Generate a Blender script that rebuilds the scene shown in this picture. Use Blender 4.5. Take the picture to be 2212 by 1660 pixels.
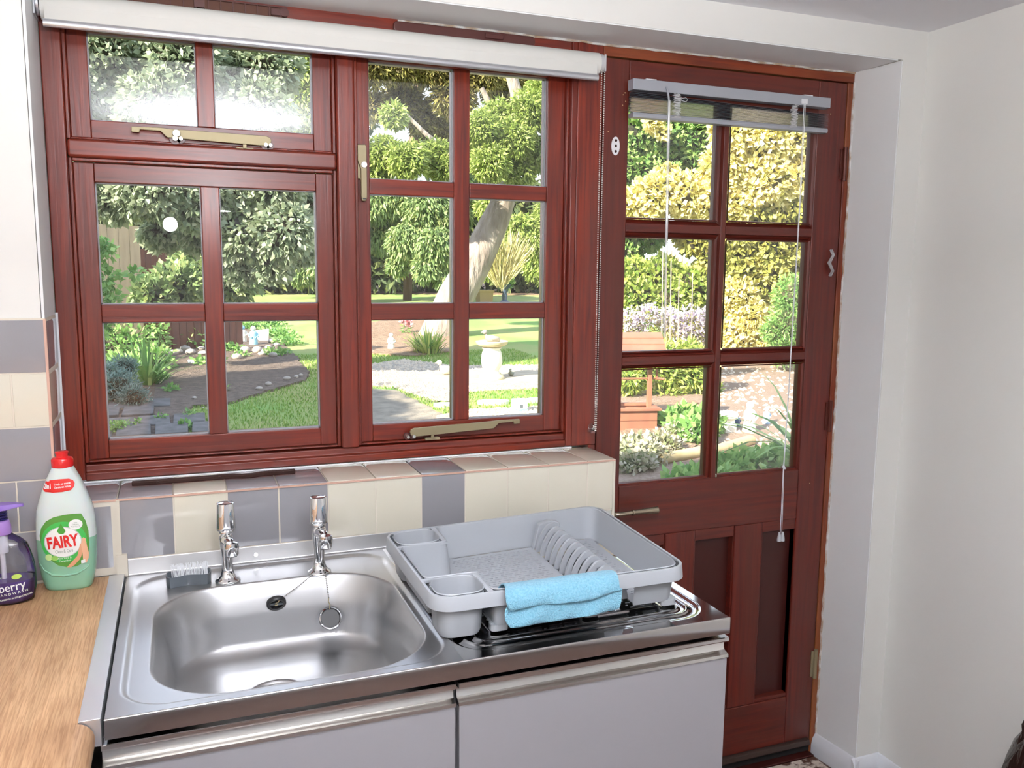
import bpy, bmesh, math, random
import numpy as np
from mathutils import Vector, Matrix

for o in list(bpy.data.objects):
    bpy.data.objects.remove(o, do_unlink=True)
S = bpy.context.scene
COL = S.collection
rnd = random.Random(7)
NR = np.random.RandomState(11)

# ---------------------------------------------------------------- camera
CP = np.array((0.1249, -1.9307, 1.5032))
RX, RY, RZ, FPX = -.1328, -.0093, -.3721, 1850.07
def _rot():
    c, s = math.cos, math.sin
    Rz = np.array([[c(RZ), -s(RZ), 0], [s(RZ), c(RZ), 0], [0, 0, 1]])
    Rx = np.array([[1, 0, 0], [0, c(RX), -s(RX)], [0, s(RX), c(RX)]])
    Ry = np.array([[c(RY), 0, s(RY)], [0, 1, 0], [-s(RY), 0, c(RY)]])
    return Rz @ Rx @ Ry
RM = _rot()
cam = bpy.data.objects.new('camera', bpy.data.cameras.new('camera'))
COL.objects.link(cam)
_m = Matrix.Identity(4)
for r in range(3):
    _m[r][0] = RM[r][0]; _m[r][1] = RM[r][2]; _m[r][2] = -RM[r][1]; _m[r][3] = CP[r]
cam.matrix_world = _m
cam.data.sensor_width = 36
cam.data.lens = FPX / 2212 * 36
cam.data.clip_start = .05
cam.data.clip_end = 300
S.camera = cam

# ---------------------------------------------------------------- view, sky, lights
S.view_settings.view_transform = 'Standard'
S.view_settings.look = 'None'
S.view_settings.exposure = 0.45
S.view_settings.gamma = 1.0
S.view_settings.use_curve_mapping = False
S.cycles.max_bounces = 10
S.cycles.transparent_max_bounces = 16
S.cycles.sample_clamp_indirect = 30
S.cycles.caustics_reflective = False
S.cycles.caustics_refractive = False

SKY_STRENGTH, SUN_STRENGTH = 1.9, 13
CEIL_W, FLASH_W = 50.0, 1.8
world = bpy.data.worlds.new('sky')
S.world = world
world.use_nodes = True
nt = world.node_tree
nt.nodes.clear()
wo = nt.nodes.new('ShaderNodeOutputWorld'); wb = nt.nodes.new('ShaderNodeBackground')
wt = nt.nodes.new('ShaderNodeTexCoord'); ws = nt.nodes.new('ShaderNodeSeparateXYZ'); wr = nt.nodes.new('ShaderNodeValToRGB')
nt.links.new(wt.outputs['Generated'], ws.inputs[0]); nt.links.new(ws.outputs['Z'], wr.inputs[0])
nt.links.new(wr.outputs[0], wb.inputs[0]); nt.links.new(wb.outputs[0], wo.inputs[0])
wr.color_ramp.elements[0].color = (.93, .96, 1, 1); wr.color_ramp.elements[1].color = (.45, .62, 1, 1)
wb.inputs[1].default_value = SKY_STRENGTH

sun = bpy.data.objects.new('sun', bpy.data.lights.new('sun', 'SUN'))
COL.objects.link(sun)
sun.data.energy = SUN_STRENGTH; sun.data.angle = .012; sun.data.color = (1, .93, .80)
sun.rotation_euler = Vector((.78, .42, -.52)).to_track_quat('-Z', 'Y').to_euler()
def area(name, loc, size, power, aim, col=(1, 1, 1), shape='DISK'):
    l = bpy.data.objects.new(name, bpy.data.lights.new(name, 'AREA')); COL.objects.link(l)
    l.data.shape = shape; l.data.size = size; l.data.energy = power; l.data.color = col
    l.location = loc; l.rotation_euler = Vector(aim).to_track_quat('-Z', 'Y').to_euler()
    return l
area('flash_bounce_light', (.30, -1.92, 1.74), .10, CEIL_W, (0, .12, 1), (.97, .98, 1))
area('flash_light', (.11, -1.96, 1.68), .06, FLASH_W, (.3, 1, -.1), (.95, .97, 1))

# ---------------------------------------------------------------- helpers
def ray(px, py):
    return RM @ np.array([(px - 1106) / FPX, 1, -(py - 830) / FPX])
def at(px, py, Y):
    d = ray(px, py); t = (Y - CP[1]) / d[1]; return Vector(CP + t * d)
GS, G0 = .03, -.12
def gz(y): return G0 + GS * max(y, 0)
def gat(px, py):
    d = ray(px, py); t = (CP[2] - G0 - GS * CP[1]) / (GS * d[1] - d[2]); return Vector(CP + t * d)

def tag(o, label=None, cat=None, group=None, kind=None):
    if label: o['label'] = label
    if cat: o['category'] = cat
    if group: o['group'] = group
    if kind: o['kind'] = kind
    return o
def empty(name, loc=(0, 0, 0), rz=0, **k):
    o = bpy.data.objects.new(name, None); COL.objects.link(o)
    o.location = loc; o.rotation_euler = (0, 0, rz); o.empty_display_size = .05
    return tag(o, **k)

class MB:
    """collects shapes and links them as one mesh object"""
    def __init__(s): s.v = []; s.f = []; s.mi = []
    def add(s, vs, fs, m=0):
        b = len(s.v); s.v += [tuple(v) for v in vs]; s.f += [tuple(b + i for i in f) for f in fs]; s.mi += [m] * len(fs); return s
    def box(s, x0, x1, y0, y1, z0, z1, m=0):
        vs = [(x, y, z) for z in (z0, z1) for y in (y0, y1) for x in (x0, x1)]
        return s.add(vs, [(0, 2, 3, 1), (4, 5, 7, 6), (0, 1, 5, 4), (2, 6, 7, 3), (0, 4, 6, 2), (1, 3, 7, 5)], m)
    def hexa(s, b, t, m=0):
        return s.add(list(b) + list(t), [(3, 2, 1, 0), (4, 5, 6, 7), (0, 1, 5, 4), (1, 2, 6, 5), (2, 3, 7, 6), (3, 0, 4, 7)], m)
    def loft(s, rings, cap0=True, cap1=True, close=True, m=0):
        n = len(rings[0]); b = len(s.v); fs = []
        for i in range(len(rings) - 1):
            for j in range(n if close else n - 1):
                k = (j + 1) % n
                fs.append((i * n + j, i * n + k, (i + 1) * n + k, (i + 1) * n + j))
        if cap0: fs.append(tuple(range(n - 1, -1, -1)))
        if cap1: fs.append(tuple((len(rings) - 1) * n + j for j in range(n)))
        return s.add([p for r in rings for p in r], fs, m)
    def lathe(s, prof, c=(0, 0, 0), n=24, axis='z', m=0, cap0=True, cap1=True):
        rings = []
        for r, h in prof:
            ring = []
            for i in range(n):
                a = 2 * math.pi * i / n; x, y = r * math.cos(a), r * math.sin(a)
                p = {'z': (x, y, h), 'x': (h, x, y), 'y': (y, h, x)}[axis]
                ring.append((c[0] + p[0], c[1] + p[1], c[2] + p[2]))
            rings.append(ring)
        return s.loft(rings, cap0, cap1, m=m)
    def tube(s, pts, r, n=8, m=0, caps=True):
        pts = [Vector(p) for p in pts]; rings = []
        rr = r if isinstance(r, (list, tuple)) else [r] * len(pts)
        up = None
        for i, p in enumerate(pts):
            d = (pts[min(i + 1, len(pts) - 1)] - pts[max(i - 1, 0)]).normalized()
            if up is None: up = Vector((0, 0, 1)) if abs(d.z) < .9 else Vector((1, 0, 0))
            a = d.cross(up).normalized(); up = a.cross(d).normalized()
            rings.append([p + rr[i] * (math.cos(2 * math.pi * k / n) * a + math.sin(2 * math.pi * k / n) * up) for k in range(n)])
        return s.loft(rings, caps, caps, m=m)
    def ball(s, c, r, n=8, sc=(1, 1, 1), m=0):
        k = max(3, n // 2)
        prof = [(math.sin(math.pi * i / k) * .999 + .001, -math.cos(math.pi * i / k)) for i in range(k + 1)]
        rings = [[(c[0] + r * sc[0] * q * math.cos(2 * math.pi * j / n), c[1] + r * sc[1] * q * math.sin(2 * math.pi * j / n), c[2] + r * sc[2] * h) for j in range(n)] for q, h in prof]
        return s.loft(rings, m=m)
    def extrude_x(s, prof, x0, x1, m=0):
        return s.loft([[(x0, y, z) for y, z in prof], [(x1, y, z) for y, z in prof]], m=m)
    def build(s, name, mats, parent=None, bevel=0, smooth=False, seg=2, **k):
        me = bpy.data.meshes.new(name)
        me.from_pydata(s.v, [], s.f)
        if not isinstance(mats, (list, tuple)): mats = [mats]
        for mt in mats: me.materials.append(mt)
        if len(mats) > 1: me.polygons.foreach_set('material_index', s.mi)
        bm = bmesh.new(); bm.from_mesh(me); bmesh.ops.recalc_face_normals(bm, faces=bm.faces); bm.to_mesh(me); bm.free()
        if smooth:
            me.polygons.foreach_set('use_smooth', [True] * len(me.polygons))
            me.set_sharp_from_angle(angle=math.radians(smooth if smooth is not True else 40))
        me.update()
        o = bpy.data.objects.new(name, me); COL.objects.link(o)
        if parent: o.parent = parent
        if bevel:
            b = o.modifiers.new('bevel', 'BEVEL'); b.width = bevel; b.segments = seg; b.limit_method = 'ANGLE'
            if not smooth:
                me.polygons.foreach_set('use_smooth', [True] * len(me.polygons)); b.harden_normals = True
        return tag(o, **k)

def part_copy(o, parent, loc=(0, 0, 0), rot=None, name=None):
    c = o.copy(); COL.objects.link(c); c.parent = parent; c.location = loc
    if rot is not None: c.rotation_euler = rot
    return c

def rrect(x0, x1, y0, y1, r, n=6):
    pts = []
    for cx, cy, a0 in ((x1 - r, y1 - r, 0), (x0 + r, y1 - r, 90), (x0 + r, y0 + r, 180), (x1 - r, y0 + r, 270)):
        for i in range(n + 1):
            a = math.radians(a0 + 90 * i / n); pts.append((cx + r * math.cos(a), cy + r * math.sin(a)))
    return pts

# ---------------------------------------------------------------- materials
def N(nt, t, **k):
    n = nt.nodes.new(t)
    for a, v in k.items(): setattr(n, a, v)
    return n
def mat(name, col, rough=.5, metal=0, spec=.5, coat=0, bump=None, vary=None, trans=0, sub=0, alpha=1, emis=None, sheen=0, coatr=.05):
    m = bpy.data.materials.new(name); m.use_nodes = True; nt = m.node_tree; b = nt.nodes['Principled BSDF']
    b.inputs['Base Color'].default_value = (*col, 1); b.inputs['Roughness'].default_value = rough
    b.inputs['Metallic'].default_value = metal; b.inputs['Specular IOR Level'].default_value = spec
    b.inputs['Coat Weight'].default_value = coat; b.inputs['Coat Roughness'].default_value = coatr
    b.inputs['Transmission Weight'].default_value = trans; b.inputs['Alpha'].default_value = alpha
    b.inputs['Sheen Weight'].default_value = sheen
    if sub:
        b.inputs['Subsurface Weight'].default_value = sub; b.inputs['Subsurface Scale'].default_value = .01
    if emis: b.inputs['Emission Color'].default_value = (*col, 1); b.inputs['Emission Strength'].default_value = emis
    tc = N(nt, 'ShaderNodeTexCoord')
    if vary:     # (scale xyz, amount, detail, second colour)
        mp = N(nt, 'ShaderNodeMapping'); mp.inputs['Scale'].default_value = vary[0]
        nz = N(nt, 'ShaderNodeTexNoise'); nz.inputs['Scale'].default_value = 1; nz.inputs['Detail'].default_value = 5
        cr = N(nt, 'ShaderNodeValToRGB'); cr.color_ramp.elements[0].position = .5 - vary[1]; cr.color_ramp.elements[1].position = .5 + vary[1]
        cr.color_ramp.elements[0].color = (*vary[2], 1); cr.color_ramp.elements[1].color = (*col, 1)
        nt.links.new(tc.outputs['Object'], mp.inputs[0]); nt.links.new(mp.outputs[0], nz.inputs[0]); nt.links.new(nz.outputs[0], cr.inputs[0])
        nt.links.new(cr.outputs[0], b.inputs['Base Color'])
    if bump:     # (scale xyz, strength, distance)
        mp = N(nt, 'ShaderNodeMapping'); mp.inputs['Scale'].default_value = bump[0]
        nz = N(nt, 'ShaderNodeTexNoise'); nz.inputs['Scale'].default_value = 1; nz.inputs['Detail'].default_value = 3
        bp = N(nt, 'ShaderNodeBump'); bp.inputs['Strength'].default_value = bump[1]; bp.inputs['Distance'].default_value = bump[2]
        nt.links.new(tc.outputs['Object'], mp.inputs[0]); nt.links.new(mp.outputs[0], nz.inputs[0]); nt.links.new(nz.outputs[0], bp.inputs['Height'])
        nt.links.new(bp.outputs[0], b.inputs['Normal'])
    return m
def wood(name, c1, c2, c3, axis='z', rough=.32, coat=.35):
    sc = {'z': (90, 90, 4), 'x': (4, 90, 90)}[axis]
    m = bpy.data.materials.new(name); m.use_nodes = True; nt = m.node_tree; b = nt.nodes['Principled BSDF']
    tc = N(nt, 'ShaderNodeTexCoord'); mp = N(nt, 'ShaderNodeMapping'); mp.inputs['Scale'].default_value = sc
    nz = N(nt, 'ShaderNodeTexNoise'); nz.inputs['Scale'].default_value = 1; nz.inputs['Detail'].default_value = 6; nz.inputs['Distortion'].default_value = .6
    mp2 = N(nt, 'ShaderNodeMapping'); mp2.inputs['Scale'].default_value = tuple(q * .09 + 2 for q in sc)
    n2 = N(nt, 'ShaderNodeTexNoise'); n2.inputs['Scale'].default_value = 1; n2.inputs['Detail'].default_value = 3
    cr = N(nt, 'ShaderNodeValToRGB'); e = cr.color_ramp.elements
    e[0].position = .3; e[0].color = (*c2, 1); e[1].position = .62; e[1].color = (*c1, 1)
    c2r = N(nt, 'ShaderNodeValToRGB'); e = c2r.color_ramp.elements
    e[0].position = .42; e[0].color = (0, 0, 0, 1); e[1].position = .72; e[1].color = (1, 1, 1, 1)
    mx = N(nt, 'ShaderNodeMix', data_type='RGBA')
    nt.links.new(tc.outputs['Object'], mp.inputs[0]); nt.links.new(mp.outputs[0], nz.inputs[0]); nt.links.new(nz.outputs[0], cr.inputs[0])
    nt.links.new(tc.outputs['Object'], mp2.inputs[0]); nt.links.new(mp2.outputs[0], n2.inputs[0]); nt.links.new(n2.outputs[0], c2r.inputs[0])
    nt.links.new(c2r.outputs[0], mx.inputs[0]); nt.links.new(cr.outputs[0], mx.inputs[6]); mx.inputs[7].default_value = (*c3, 1)
    nt.links.new(mx.outputs[2], b.inputs['Base Color'])
    bp = N(nt, 'ShaderNodeBump'); bp.inputs['Strength'].default_value = .25; bp.inputs['Distance'].default_value = .002
    nt.links.new(nz.outputs[0], bp.inputs['Height']); nt.links.new(bp.outputs[0], b.inputs['Normal'])
    b.inputs['Roughness'].default_value = rough; b.inputs['Coat Weight'].default_value = coat; b.inputs['Coat Roughness'].default_value = .22
    return m
def glassy(name, tint=(1, 1, 1), refl=1.0, rough=0.0):
    m = bpy.data.materials.new(name); m.use_nodes = True; nt = m.node_tree; nt.nodes.clear()
    o = N(nt, 'ShaderNodeOutputMaterial'); t = N(nt, 'ShaderNodeBsdfTransparent'); g = N(nt, 'ShaderNodeBsdfGlossy'); mx = N(nt, 'ShaderNodeMixShader'); fr = N(nt, 'ShaderNodeFresnel')
    t.inputs[0].default_value = (*tint, 1); g.inputs['Roughness'].default_value = rough; g.inputs[0].default_value = (refl, refl, refl, 1); fr.inputs[0].default_value = 1.5
    nt.links.new(fr.outputs[0], mx.inputs[0]); nt.links.new(t.outputs[0], mx.inputs[1]); nt.links.new(g.outputs[0], mx.inputs[2]); nt.links.new(mx.outputs[0], o.inputs[0])
    return m
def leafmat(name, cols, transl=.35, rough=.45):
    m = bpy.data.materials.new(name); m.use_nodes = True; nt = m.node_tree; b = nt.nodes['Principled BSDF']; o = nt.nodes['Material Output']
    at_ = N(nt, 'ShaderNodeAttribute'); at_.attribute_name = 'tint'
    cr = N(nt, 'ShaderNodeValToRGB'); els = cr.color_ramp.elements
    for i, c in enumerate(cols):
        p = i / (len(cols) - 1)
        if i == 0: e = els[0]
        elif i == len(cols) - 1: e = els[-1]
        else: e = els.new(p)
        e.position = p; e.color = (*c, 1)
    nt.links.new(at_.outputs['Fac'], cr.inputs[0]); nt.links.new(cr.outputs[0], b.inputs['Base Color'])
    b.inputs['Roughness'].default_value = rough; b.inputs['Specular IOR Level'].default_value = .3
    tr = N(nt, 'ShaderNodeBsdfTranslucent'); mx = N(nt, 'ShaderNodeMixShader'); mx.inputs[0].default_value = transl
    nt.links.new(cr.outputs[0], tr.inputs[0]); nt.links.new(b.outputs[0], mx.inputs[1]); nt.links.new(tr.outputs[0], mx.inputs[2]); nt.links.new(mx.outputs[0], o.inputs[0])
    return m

M = {}
R1, R2, R3 = (.265, .031, .011), (.105, .012, .008), (.16, .034, .022)
M['wood_v'] = wood('stained_wood_upright', R1, R2, R3, 'z')
M['wood_h'] = wood('stained_wood_across', R1, R2, R3, 'x')
D1, D2, D3 = (.165, .019, .009), (.075, .010, .007), (.12, .024, .014)
M['door_v'] = wood('door_wood_upright', D1, D2, D3, 'z', .36, .25)
M['door_h'] = wood('door_wood_across', D1, D2, D3, 'x', .36, .25)
M['trim_v'] = wood('worn_trim_upright', (.26, .045, .012), (.13, .018, .008), (.33, .11, .035), 'z', .5, .1)
M['trim_h'] = wood('worn_trim_across', (.26, .045, .012), (.13, .018, .008), (.33, .11, .035), 'x', .5, .1)
M['panel'] = mat('door_panel_dark', (.055, .009, .006), .45, coat=.15, bump=((60, 60, 4), .2, .002))
M['paint_cream'] = mat('cream_wall_paint', (.805, .80, .765), .6, bump=((60, 60, 60), .06, .002))
M['paint_white'] = mat('white_wall_paint', (.84, .855, .86), .6, bump=((50, 50, 50), .06, .002))
M['ceiling'] = mat('ceiling_paint', (.82, .82, .86), .7, bump=((40, 40, 40), .05, .002))
M['skirting'] = mat('skirting_gloss', (.74, .76, .80), .3)
M['grout'] = mat('cream_grout', (.72, .66, .56), .8)
M['tile_grey'] = mat('grey_glazed_tile', (.315, .31, .335), .07, coat=.5, bump=((9, 9, 9), .06, .004))
M['tile_cream'] = mat('cream_glazed_tile', (.73, .69, .575), .08, coat=.5, bump=((9, 9, 9), .06, .004))
M['tile_edge'] = mat('unglazed_tile_edge', (.66, .42, .33), .7)
M['steel'] = mat('brushed_steel', (.515, .52, .53), .35, 1, bump=((8, 500, 60), .05, .0006))
M['steel_pol'] = mat('polished_steel', (.62, .61, .60), .075, 1, bump=((12, 12, 12), .05, .001))
M['steel_edge'] = mat('steel_apron', (.58, .57, .56), .12, 1, bump=((6, 6, 6), .05, .001))
M['alu'] = mat('aluminium_rail', (.74, .73, .71), .2, 1, bump=((5, 300, 300), .05, .0005))
M['chrome'] = mat('chrome', (.82, .83, .85), .03, 1)
M['cab'] = mat('grey_cabinet_laminate', (.31, .30, .318), .35)
M['gap_dark'] = mat('gap_shade', (.02, .02, .02), .7)  # near-black for the block that keeps the gap under the door dark
M['rack'] = mat('grey_plastic', (.44, .465, .50), .3, spec=.4)
def _trans(m, k):
    nt = m.node_tree; b = nt.nodes['Principled BSDF']; o = nt.nodes['Material Output']; t = N(nt, 'ShaderNodeBsdfTranslucent'); t.inputs[0].default_value = b.inputs['Base Color'].default_value
    mx = N(nt, 'ShaderNodeMixShader'); mx.inputs[0].default_value = k; nt.links.new(b.outputs[0], mx.inputs[1]); nt.links.new(t.outputs[0], mx.inputs[2]); nt.links.new(mx.outputs[0], o.inputs[0])
_trans(M['rack'], .07)
M['rack_base'] = M['rack']
M['brass'] = mat('dull_gold_metal', (.36, .305, .185), .5, .5)
M['screw'] = mat('bright_screw', (.8, .78, .72), .3, .8)
M['brown_plastic'] = mat('brown_plastic', (.11, .035, .03), .3, coat=.3)
M['brown_stay'] = mat('dark_brown_metal', (.040, .016, .012), .55, 0, .25, bump=((80, 80, 80), .5, .002))
M['fabric'] = mat('cream_blind_fabric', (.68, .68, .645), .75, bump=((400, 400, 400), .1, .0005))
M['silver'] = mat('silver_bar', (.62, .64, .68), .28, .8)
M['vb'] = mat('grey_blind_metal', (.42, .44, .49), .4, .2)
M['slat'] = mat('grey_blind_slat', (.42, .45, .52), .16, .75)
M['white_pl'] = mat('white_plastic', (.82, .83, .86), .35)
M['black'] = mat('black_rubber', (.012, .012, .014), .4)
M['dark_grey'] = mat('dark_grey_plastic', (.115, .135, .155), .35)
M['bristle'] = mat('clear_bristle', (.85, .87, .9), .4)
M['clear'] = glassy('clear_acrylic', (.94, .95, .95))
M['pane'] = glassy('window_glass', (.97, .985, .975), 1.0)
M['bead'] = mat('glazing_bead_edge', (.42, .41, .44), .45)
M['chain'] = mat('dull_chain', (.30, .28, .26), .25, .9)
M['aged_brass'] = mat('aged_brass', (.42, .36, .27), .25, .9)
M['wand'] = mat('milky_clear_acrylic', (.80, .82, .84), .1, alpha=.45, coat=.5)

def oak():
    m = bpy.data.materials.new('oak_laminate'); m.use_nodes = True; nt = m.node_tree; b = nt.nodes['Principled BSDF']
    tc = N(nt, 'ShaderNodeTexCoord')
    mp = N(nt, 'ShaderNodeMapping'); mp.inputs['Scale'].default_value = (520, 20, 60)
    n1 = N(nt, 'ShaderNodeTexNoise'); n1.inputs['Scale'].default_value = 1; n1.inputs['Detail'].default_value = 7; n1.inputs['Distortion'].default_value = .4
    c1 = N(nt, 'ShaderNodeValToRGB'); e = c1.color_ramp.elements; e[0].position = .36; e[0].color = (.44, .26, .14, 1); e[1].position = .60; e[1].color = (.63, .42, .25, 1)
    mp2 = N(nt, 'ShaderNodeMapping'); mp2.inputs['Scale'].default_value = (7, .9, 2)
    wv = N(nt, 'ShaderNodeTexNoise'); wv.inputs['Scale'].default_value = 1; wv.inputs['Detail'].default_value = 2
    w2 = N(nt, 'ShaderNodeMath', operation='MULTIPLY'); w2.inputs[1].default_value = 60
    w3 = N(nt, 'ShaderNodeMath', operation='SINE')
    c2 = N(nt, 'ShaderNodeValToRGB'); e = c2.color_ramp.elements; e[0].color = (.90, .88, .85, 1); e[1].color = (1.04, 1.02, 1.0, 1)
    ma = N(nt, 'ShaderNodeMath', operation='MULTIPLY_ADD'); ma.inputs[1].default_value = .5; ma.inputs[2].default_value = .5
    mx = N(nt, 'ShaderNodeMix', data_type='RGBA', blend_type='MULTIPLY'); mx.inputs[0].default_value = 1
    n3 = N(nt, 'ShaderNodeTexNoise'); n3.inputs['Scale'].default_value = 5; n3.inputs['Detail'].default_value = 2
    c3 = N(nt, 'ShaderNodeValToRGB'); e = c3.color_ramp.elements; e[0].position = .35; e[0].color = (.80, .72, .66, 1); e[1].position = .65; e[1].color = (1.05, 1.03, 1, 1)
    mx2 = N(nt, 'ShaderNodeMix', data_type='RGBA', blend_type='MULTIPLY'); mx2.inputs[0].default_value = 1
    L = nt.links.new
    L(tc.outputs['Object'], mp.inputs[0]); L(mp.outputs[0], n1.inputs[0]); L(n1.outputs[0], c1.inputs[0])
    L(tc.outputs['Object'], mp2.inputs[0]); L(mp2.outputs[0], wv.inputs[0]); L(wv.outputs[0], w2.inputs[0]); L(w2.outputs[0], w3.inputs[0]); L(w3.outputs[0], ma.inputs[0]); L(ma.outputs[0], c2.inputs[0])
    L(c1.outputs[0], mx.inputs[6]); L(c2.outputs[0], mx.inputs[7]); L(tc.outputs['Object'], n3.inputs[0]); L(n3.outputs[0], c3.inputs[0])
    L(mx.outputs[2], mx2.inputs[6]); L(c3.outputs[0], mx2.inputs[7]); L(mx2.outputs[2], b.inputs['Base Color'])
    bp = N(nt, 'ShaderNodeBump'); bp.inputs['Strength'].default_value = .15; bp.inputs['Distance'].default_value = .001; L(n1.outputs[0], bp.inputs['Height']); L(bp.outputs[0], b.inputs['Normal'])
    b.inputs['Roughness'].default_value = .42
    return m
M['oak'] = oak()

# ================================================================ ROOM SHELL
YW = -.1498       # room face of the window wall
YO = .12          # outdoor face
SILL = 1.0576
XE = 1.088        # right end of the low wall under the window
XR, XRF, XW = 1.8805, 1.8954, 1.9756
ZF, ZC = 2.0494, 2.126
ROOM_B, ROOM_L = -3.6, -.68
w = MB()
w.box(-7, -.1037 - .006, YW, YO, -.3, 4.2)
w.box(-.1097, XE - .006, YW + .006, .003, 0, 1.0496)        # low wall under the window (tiles stand proud)
w.box(-.1097, XE - .006, .003, YO, -.3, 1.0496)
w.hexa([(XRF, YW, -.3), (7, YW, -.3), (7, YO, -.3), (XR, YO, -.3)], [(XRF, YW, ZF), (7, YW, ZF), (7, YO, ZF), (XR, YO, ZF)])
w.box(-.1097, 7, YW, YO, ZF, 4.2)
ww = w.build('wall_window', M['paint_cream'], kind='structure')
MB().box(XW, XW + .1, ROOM_B, YW, 0, ZC).build('wall_right', M['paint_cream'], kind='structure')
MB().box(ROOM_L - .1, ROOM_L, ROOM_B, YW, 0, ZC).build('wall_left', M['paint_cream'], kind='structure')
MB().box(ROOM_L - .1, XW + .1, ROOM_B - .1, ROOM_B, 0, ZC).build('wall_back', M['paint_white'], kind='structure')
MB().box(ROOM_L - .1, XW + .1, ROOM_B - .1, YW, ZC, ZC + .08).build('ceiling', M['ceiling'], kind='structure')
M['floor'] = mat('speckled_dark_red_floor', (.13, .065, .05), .5, vary=((60, 60, 60), .25, (.17, .12, .10)))
MB().box(ROOM_L - .1, XW + .1, ROOM_B - .1, YO, -.05, .055).build('floor', M['floor'], kind='structure')
# painted lining of the recess: soffit and right reveal are whiter than the wall
MB().box(-.1037, XR - .001, YW + .001, .0, ZF - .003, ZF - .0002).build('trim_1', M['paint_white'], kind='structure')
MB().hexa([(XRF - .004, YW + .001, 0), (XRF - .0005, YW + .001, 0), (XR - .0005, .0, 0), (XR - .004, .0, 0)],
          [(XRF - .004, YW + .001, ZF - .003), (XRF - .0005, YW + .001, ZF - .003), (XR - .0005, .0, ZF - .003), (XR - .004, .0, ZF - .003)]).build('trim_2', M['paint_white'], kind='structure')
MB().box(-.1085, -.1037, YW + .001, 0, SILL + .34, ZF - .003).build('trim_3', M['paint_white'], kind='structure')
# skirting
sk = MB()
prof = [(0, .055), (.016, .055), (.016, .085), (.012, .105), (.004, .118), (0, .12)]
def skirt(mb, p0, p1, nrm):
    p0, p1, nrm = Vector(p0), Vector(p1), Vector(nrm)
    mb.loft([[p + nrm * a + Vector((0, 0, b)) for a, b in prof] for p in (p0, p1)])
skirt(sk, (XR - .004, -.002, 0), (XRF - .004, YW - .016, 0), (-1, 0, 0))
skirt(sk, (XRF - .02, YW, 0), (XW, YW, 0), (0, -1, 0))
skirt(sk, (XW, YW, 0), (XW, ROOM_B, 0), (-1, 0, 0))
sk.build('baseboard_right', M['skirting'], smooth=30, kind='structure')
# roof slab over the house, so that the eaves shade the ground by the wall
rf = MB(); rf.hexa([(-7, -6, 6.3), (7, -6, 6.3), (7, .35, 4.1), (-7, .35, 4.1)], [(-7, -6, 6.5), (7, -6, 6.5), (7, .35, 4.3), (-7, .35, 4.3)])
rf.build('roof', mat('roof_tiles', (.2, .09, .06), .8), kind='structure')

# ---------------------------------------------------------------- tiles
def tile(x0, x1, z0, z1, m, place, bev=.011, edge=0):
    """place maps (u, v, h) to world"""
    g = .0014; x0 += g; x1 -= g; z0 += g; z1 -= g
    b = min(bev, (x1 - x0) * .3, (z1 - z0) * .3)
    r0 = [(x0, z0), (x1, z0), (x1, z1), (x0, z1)]
    r1 = [(x0 + b, z0 + b), (x1 - b, z0 + b), (x1 - b, z1 - b), (x0 + b, z1 - b)]
    mb = MB(); mb.loft([[place(u, v, 0) for u, v in r0], [place(u, v, .0045) for u, v in r0], [place(u, v, .0062) for u, v in r1]])
    return mb.build('tile', m, ww, bevel=.0007)
front = lambda u, v, h: (u, YW + .006 - h - .0005, v)
top = lambda u, v, h: (u, v, SILL - .008 + h + .002)
G_, C_ = M['tile_grey'], M['tile_cream']
cs = [G_, C_, G_, G_, C_, C_, G_, C_, C_, C_, C_]
P_ = .1014
for i, m in enumerate(cs):
    x0, x1 = i * P_ + .0005, min((i + 1) * P_ + .0005, XE)
    tile(x0, x1, .9325, SILL - .004, m, front)
    tile(x0, x1, YW, -.002, m, top, bev=.008)
tile(-.0985, 0, .909, SILL - .004, G_, front)
tile(-.1035, 0, YW, -.002, G_, top, bev=.008)
rows = [(1.306, 1.405), (1.2055, 1.306), (1.1045, 1.2055), (1.007, 1.1045), (.909, 1.007)]
left = [[(-.27, -.1035, G_)], [(-.265, -.1640, C_), (-.1640, -.1035, C_)], [(-.29, -.1035, G_)], [(-.268, -.1670, G_), (-.1670, -.0985, G_)], [(-.208, -.0985, G_)]]
left[0] = [(-.2, -.1035, G_)]
for (z0, z1), row in zip(rows, left):
    for a, b, m in row:
        tile(a, b, z0, z1, m, lambda u, v, h: (u, YW - h, v))
        xx = a
        while xx > ROOM_L + .02:
            x2 = max(xx - P_, ROOM_L + .001); 
            if row[0] == (a, b, m): tile(x2, xx, z0, z1, m, lambda u, v, h: (u, YW - h, v))
            xx = x2
# reveal tiles at the left end of the sill
for (z0, z1), m in zip([(1.306, 1.405), (1.2055, 1.306), (1.1045, 1.2055), (1.0605, 1.1045)], [G_, C_, G_, G_]):
    tile(YW, -.001, z0, z1, m, lambda u, v, h: (-.1037 - .004 + h * .9, u, v), bev=.008)
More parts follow.
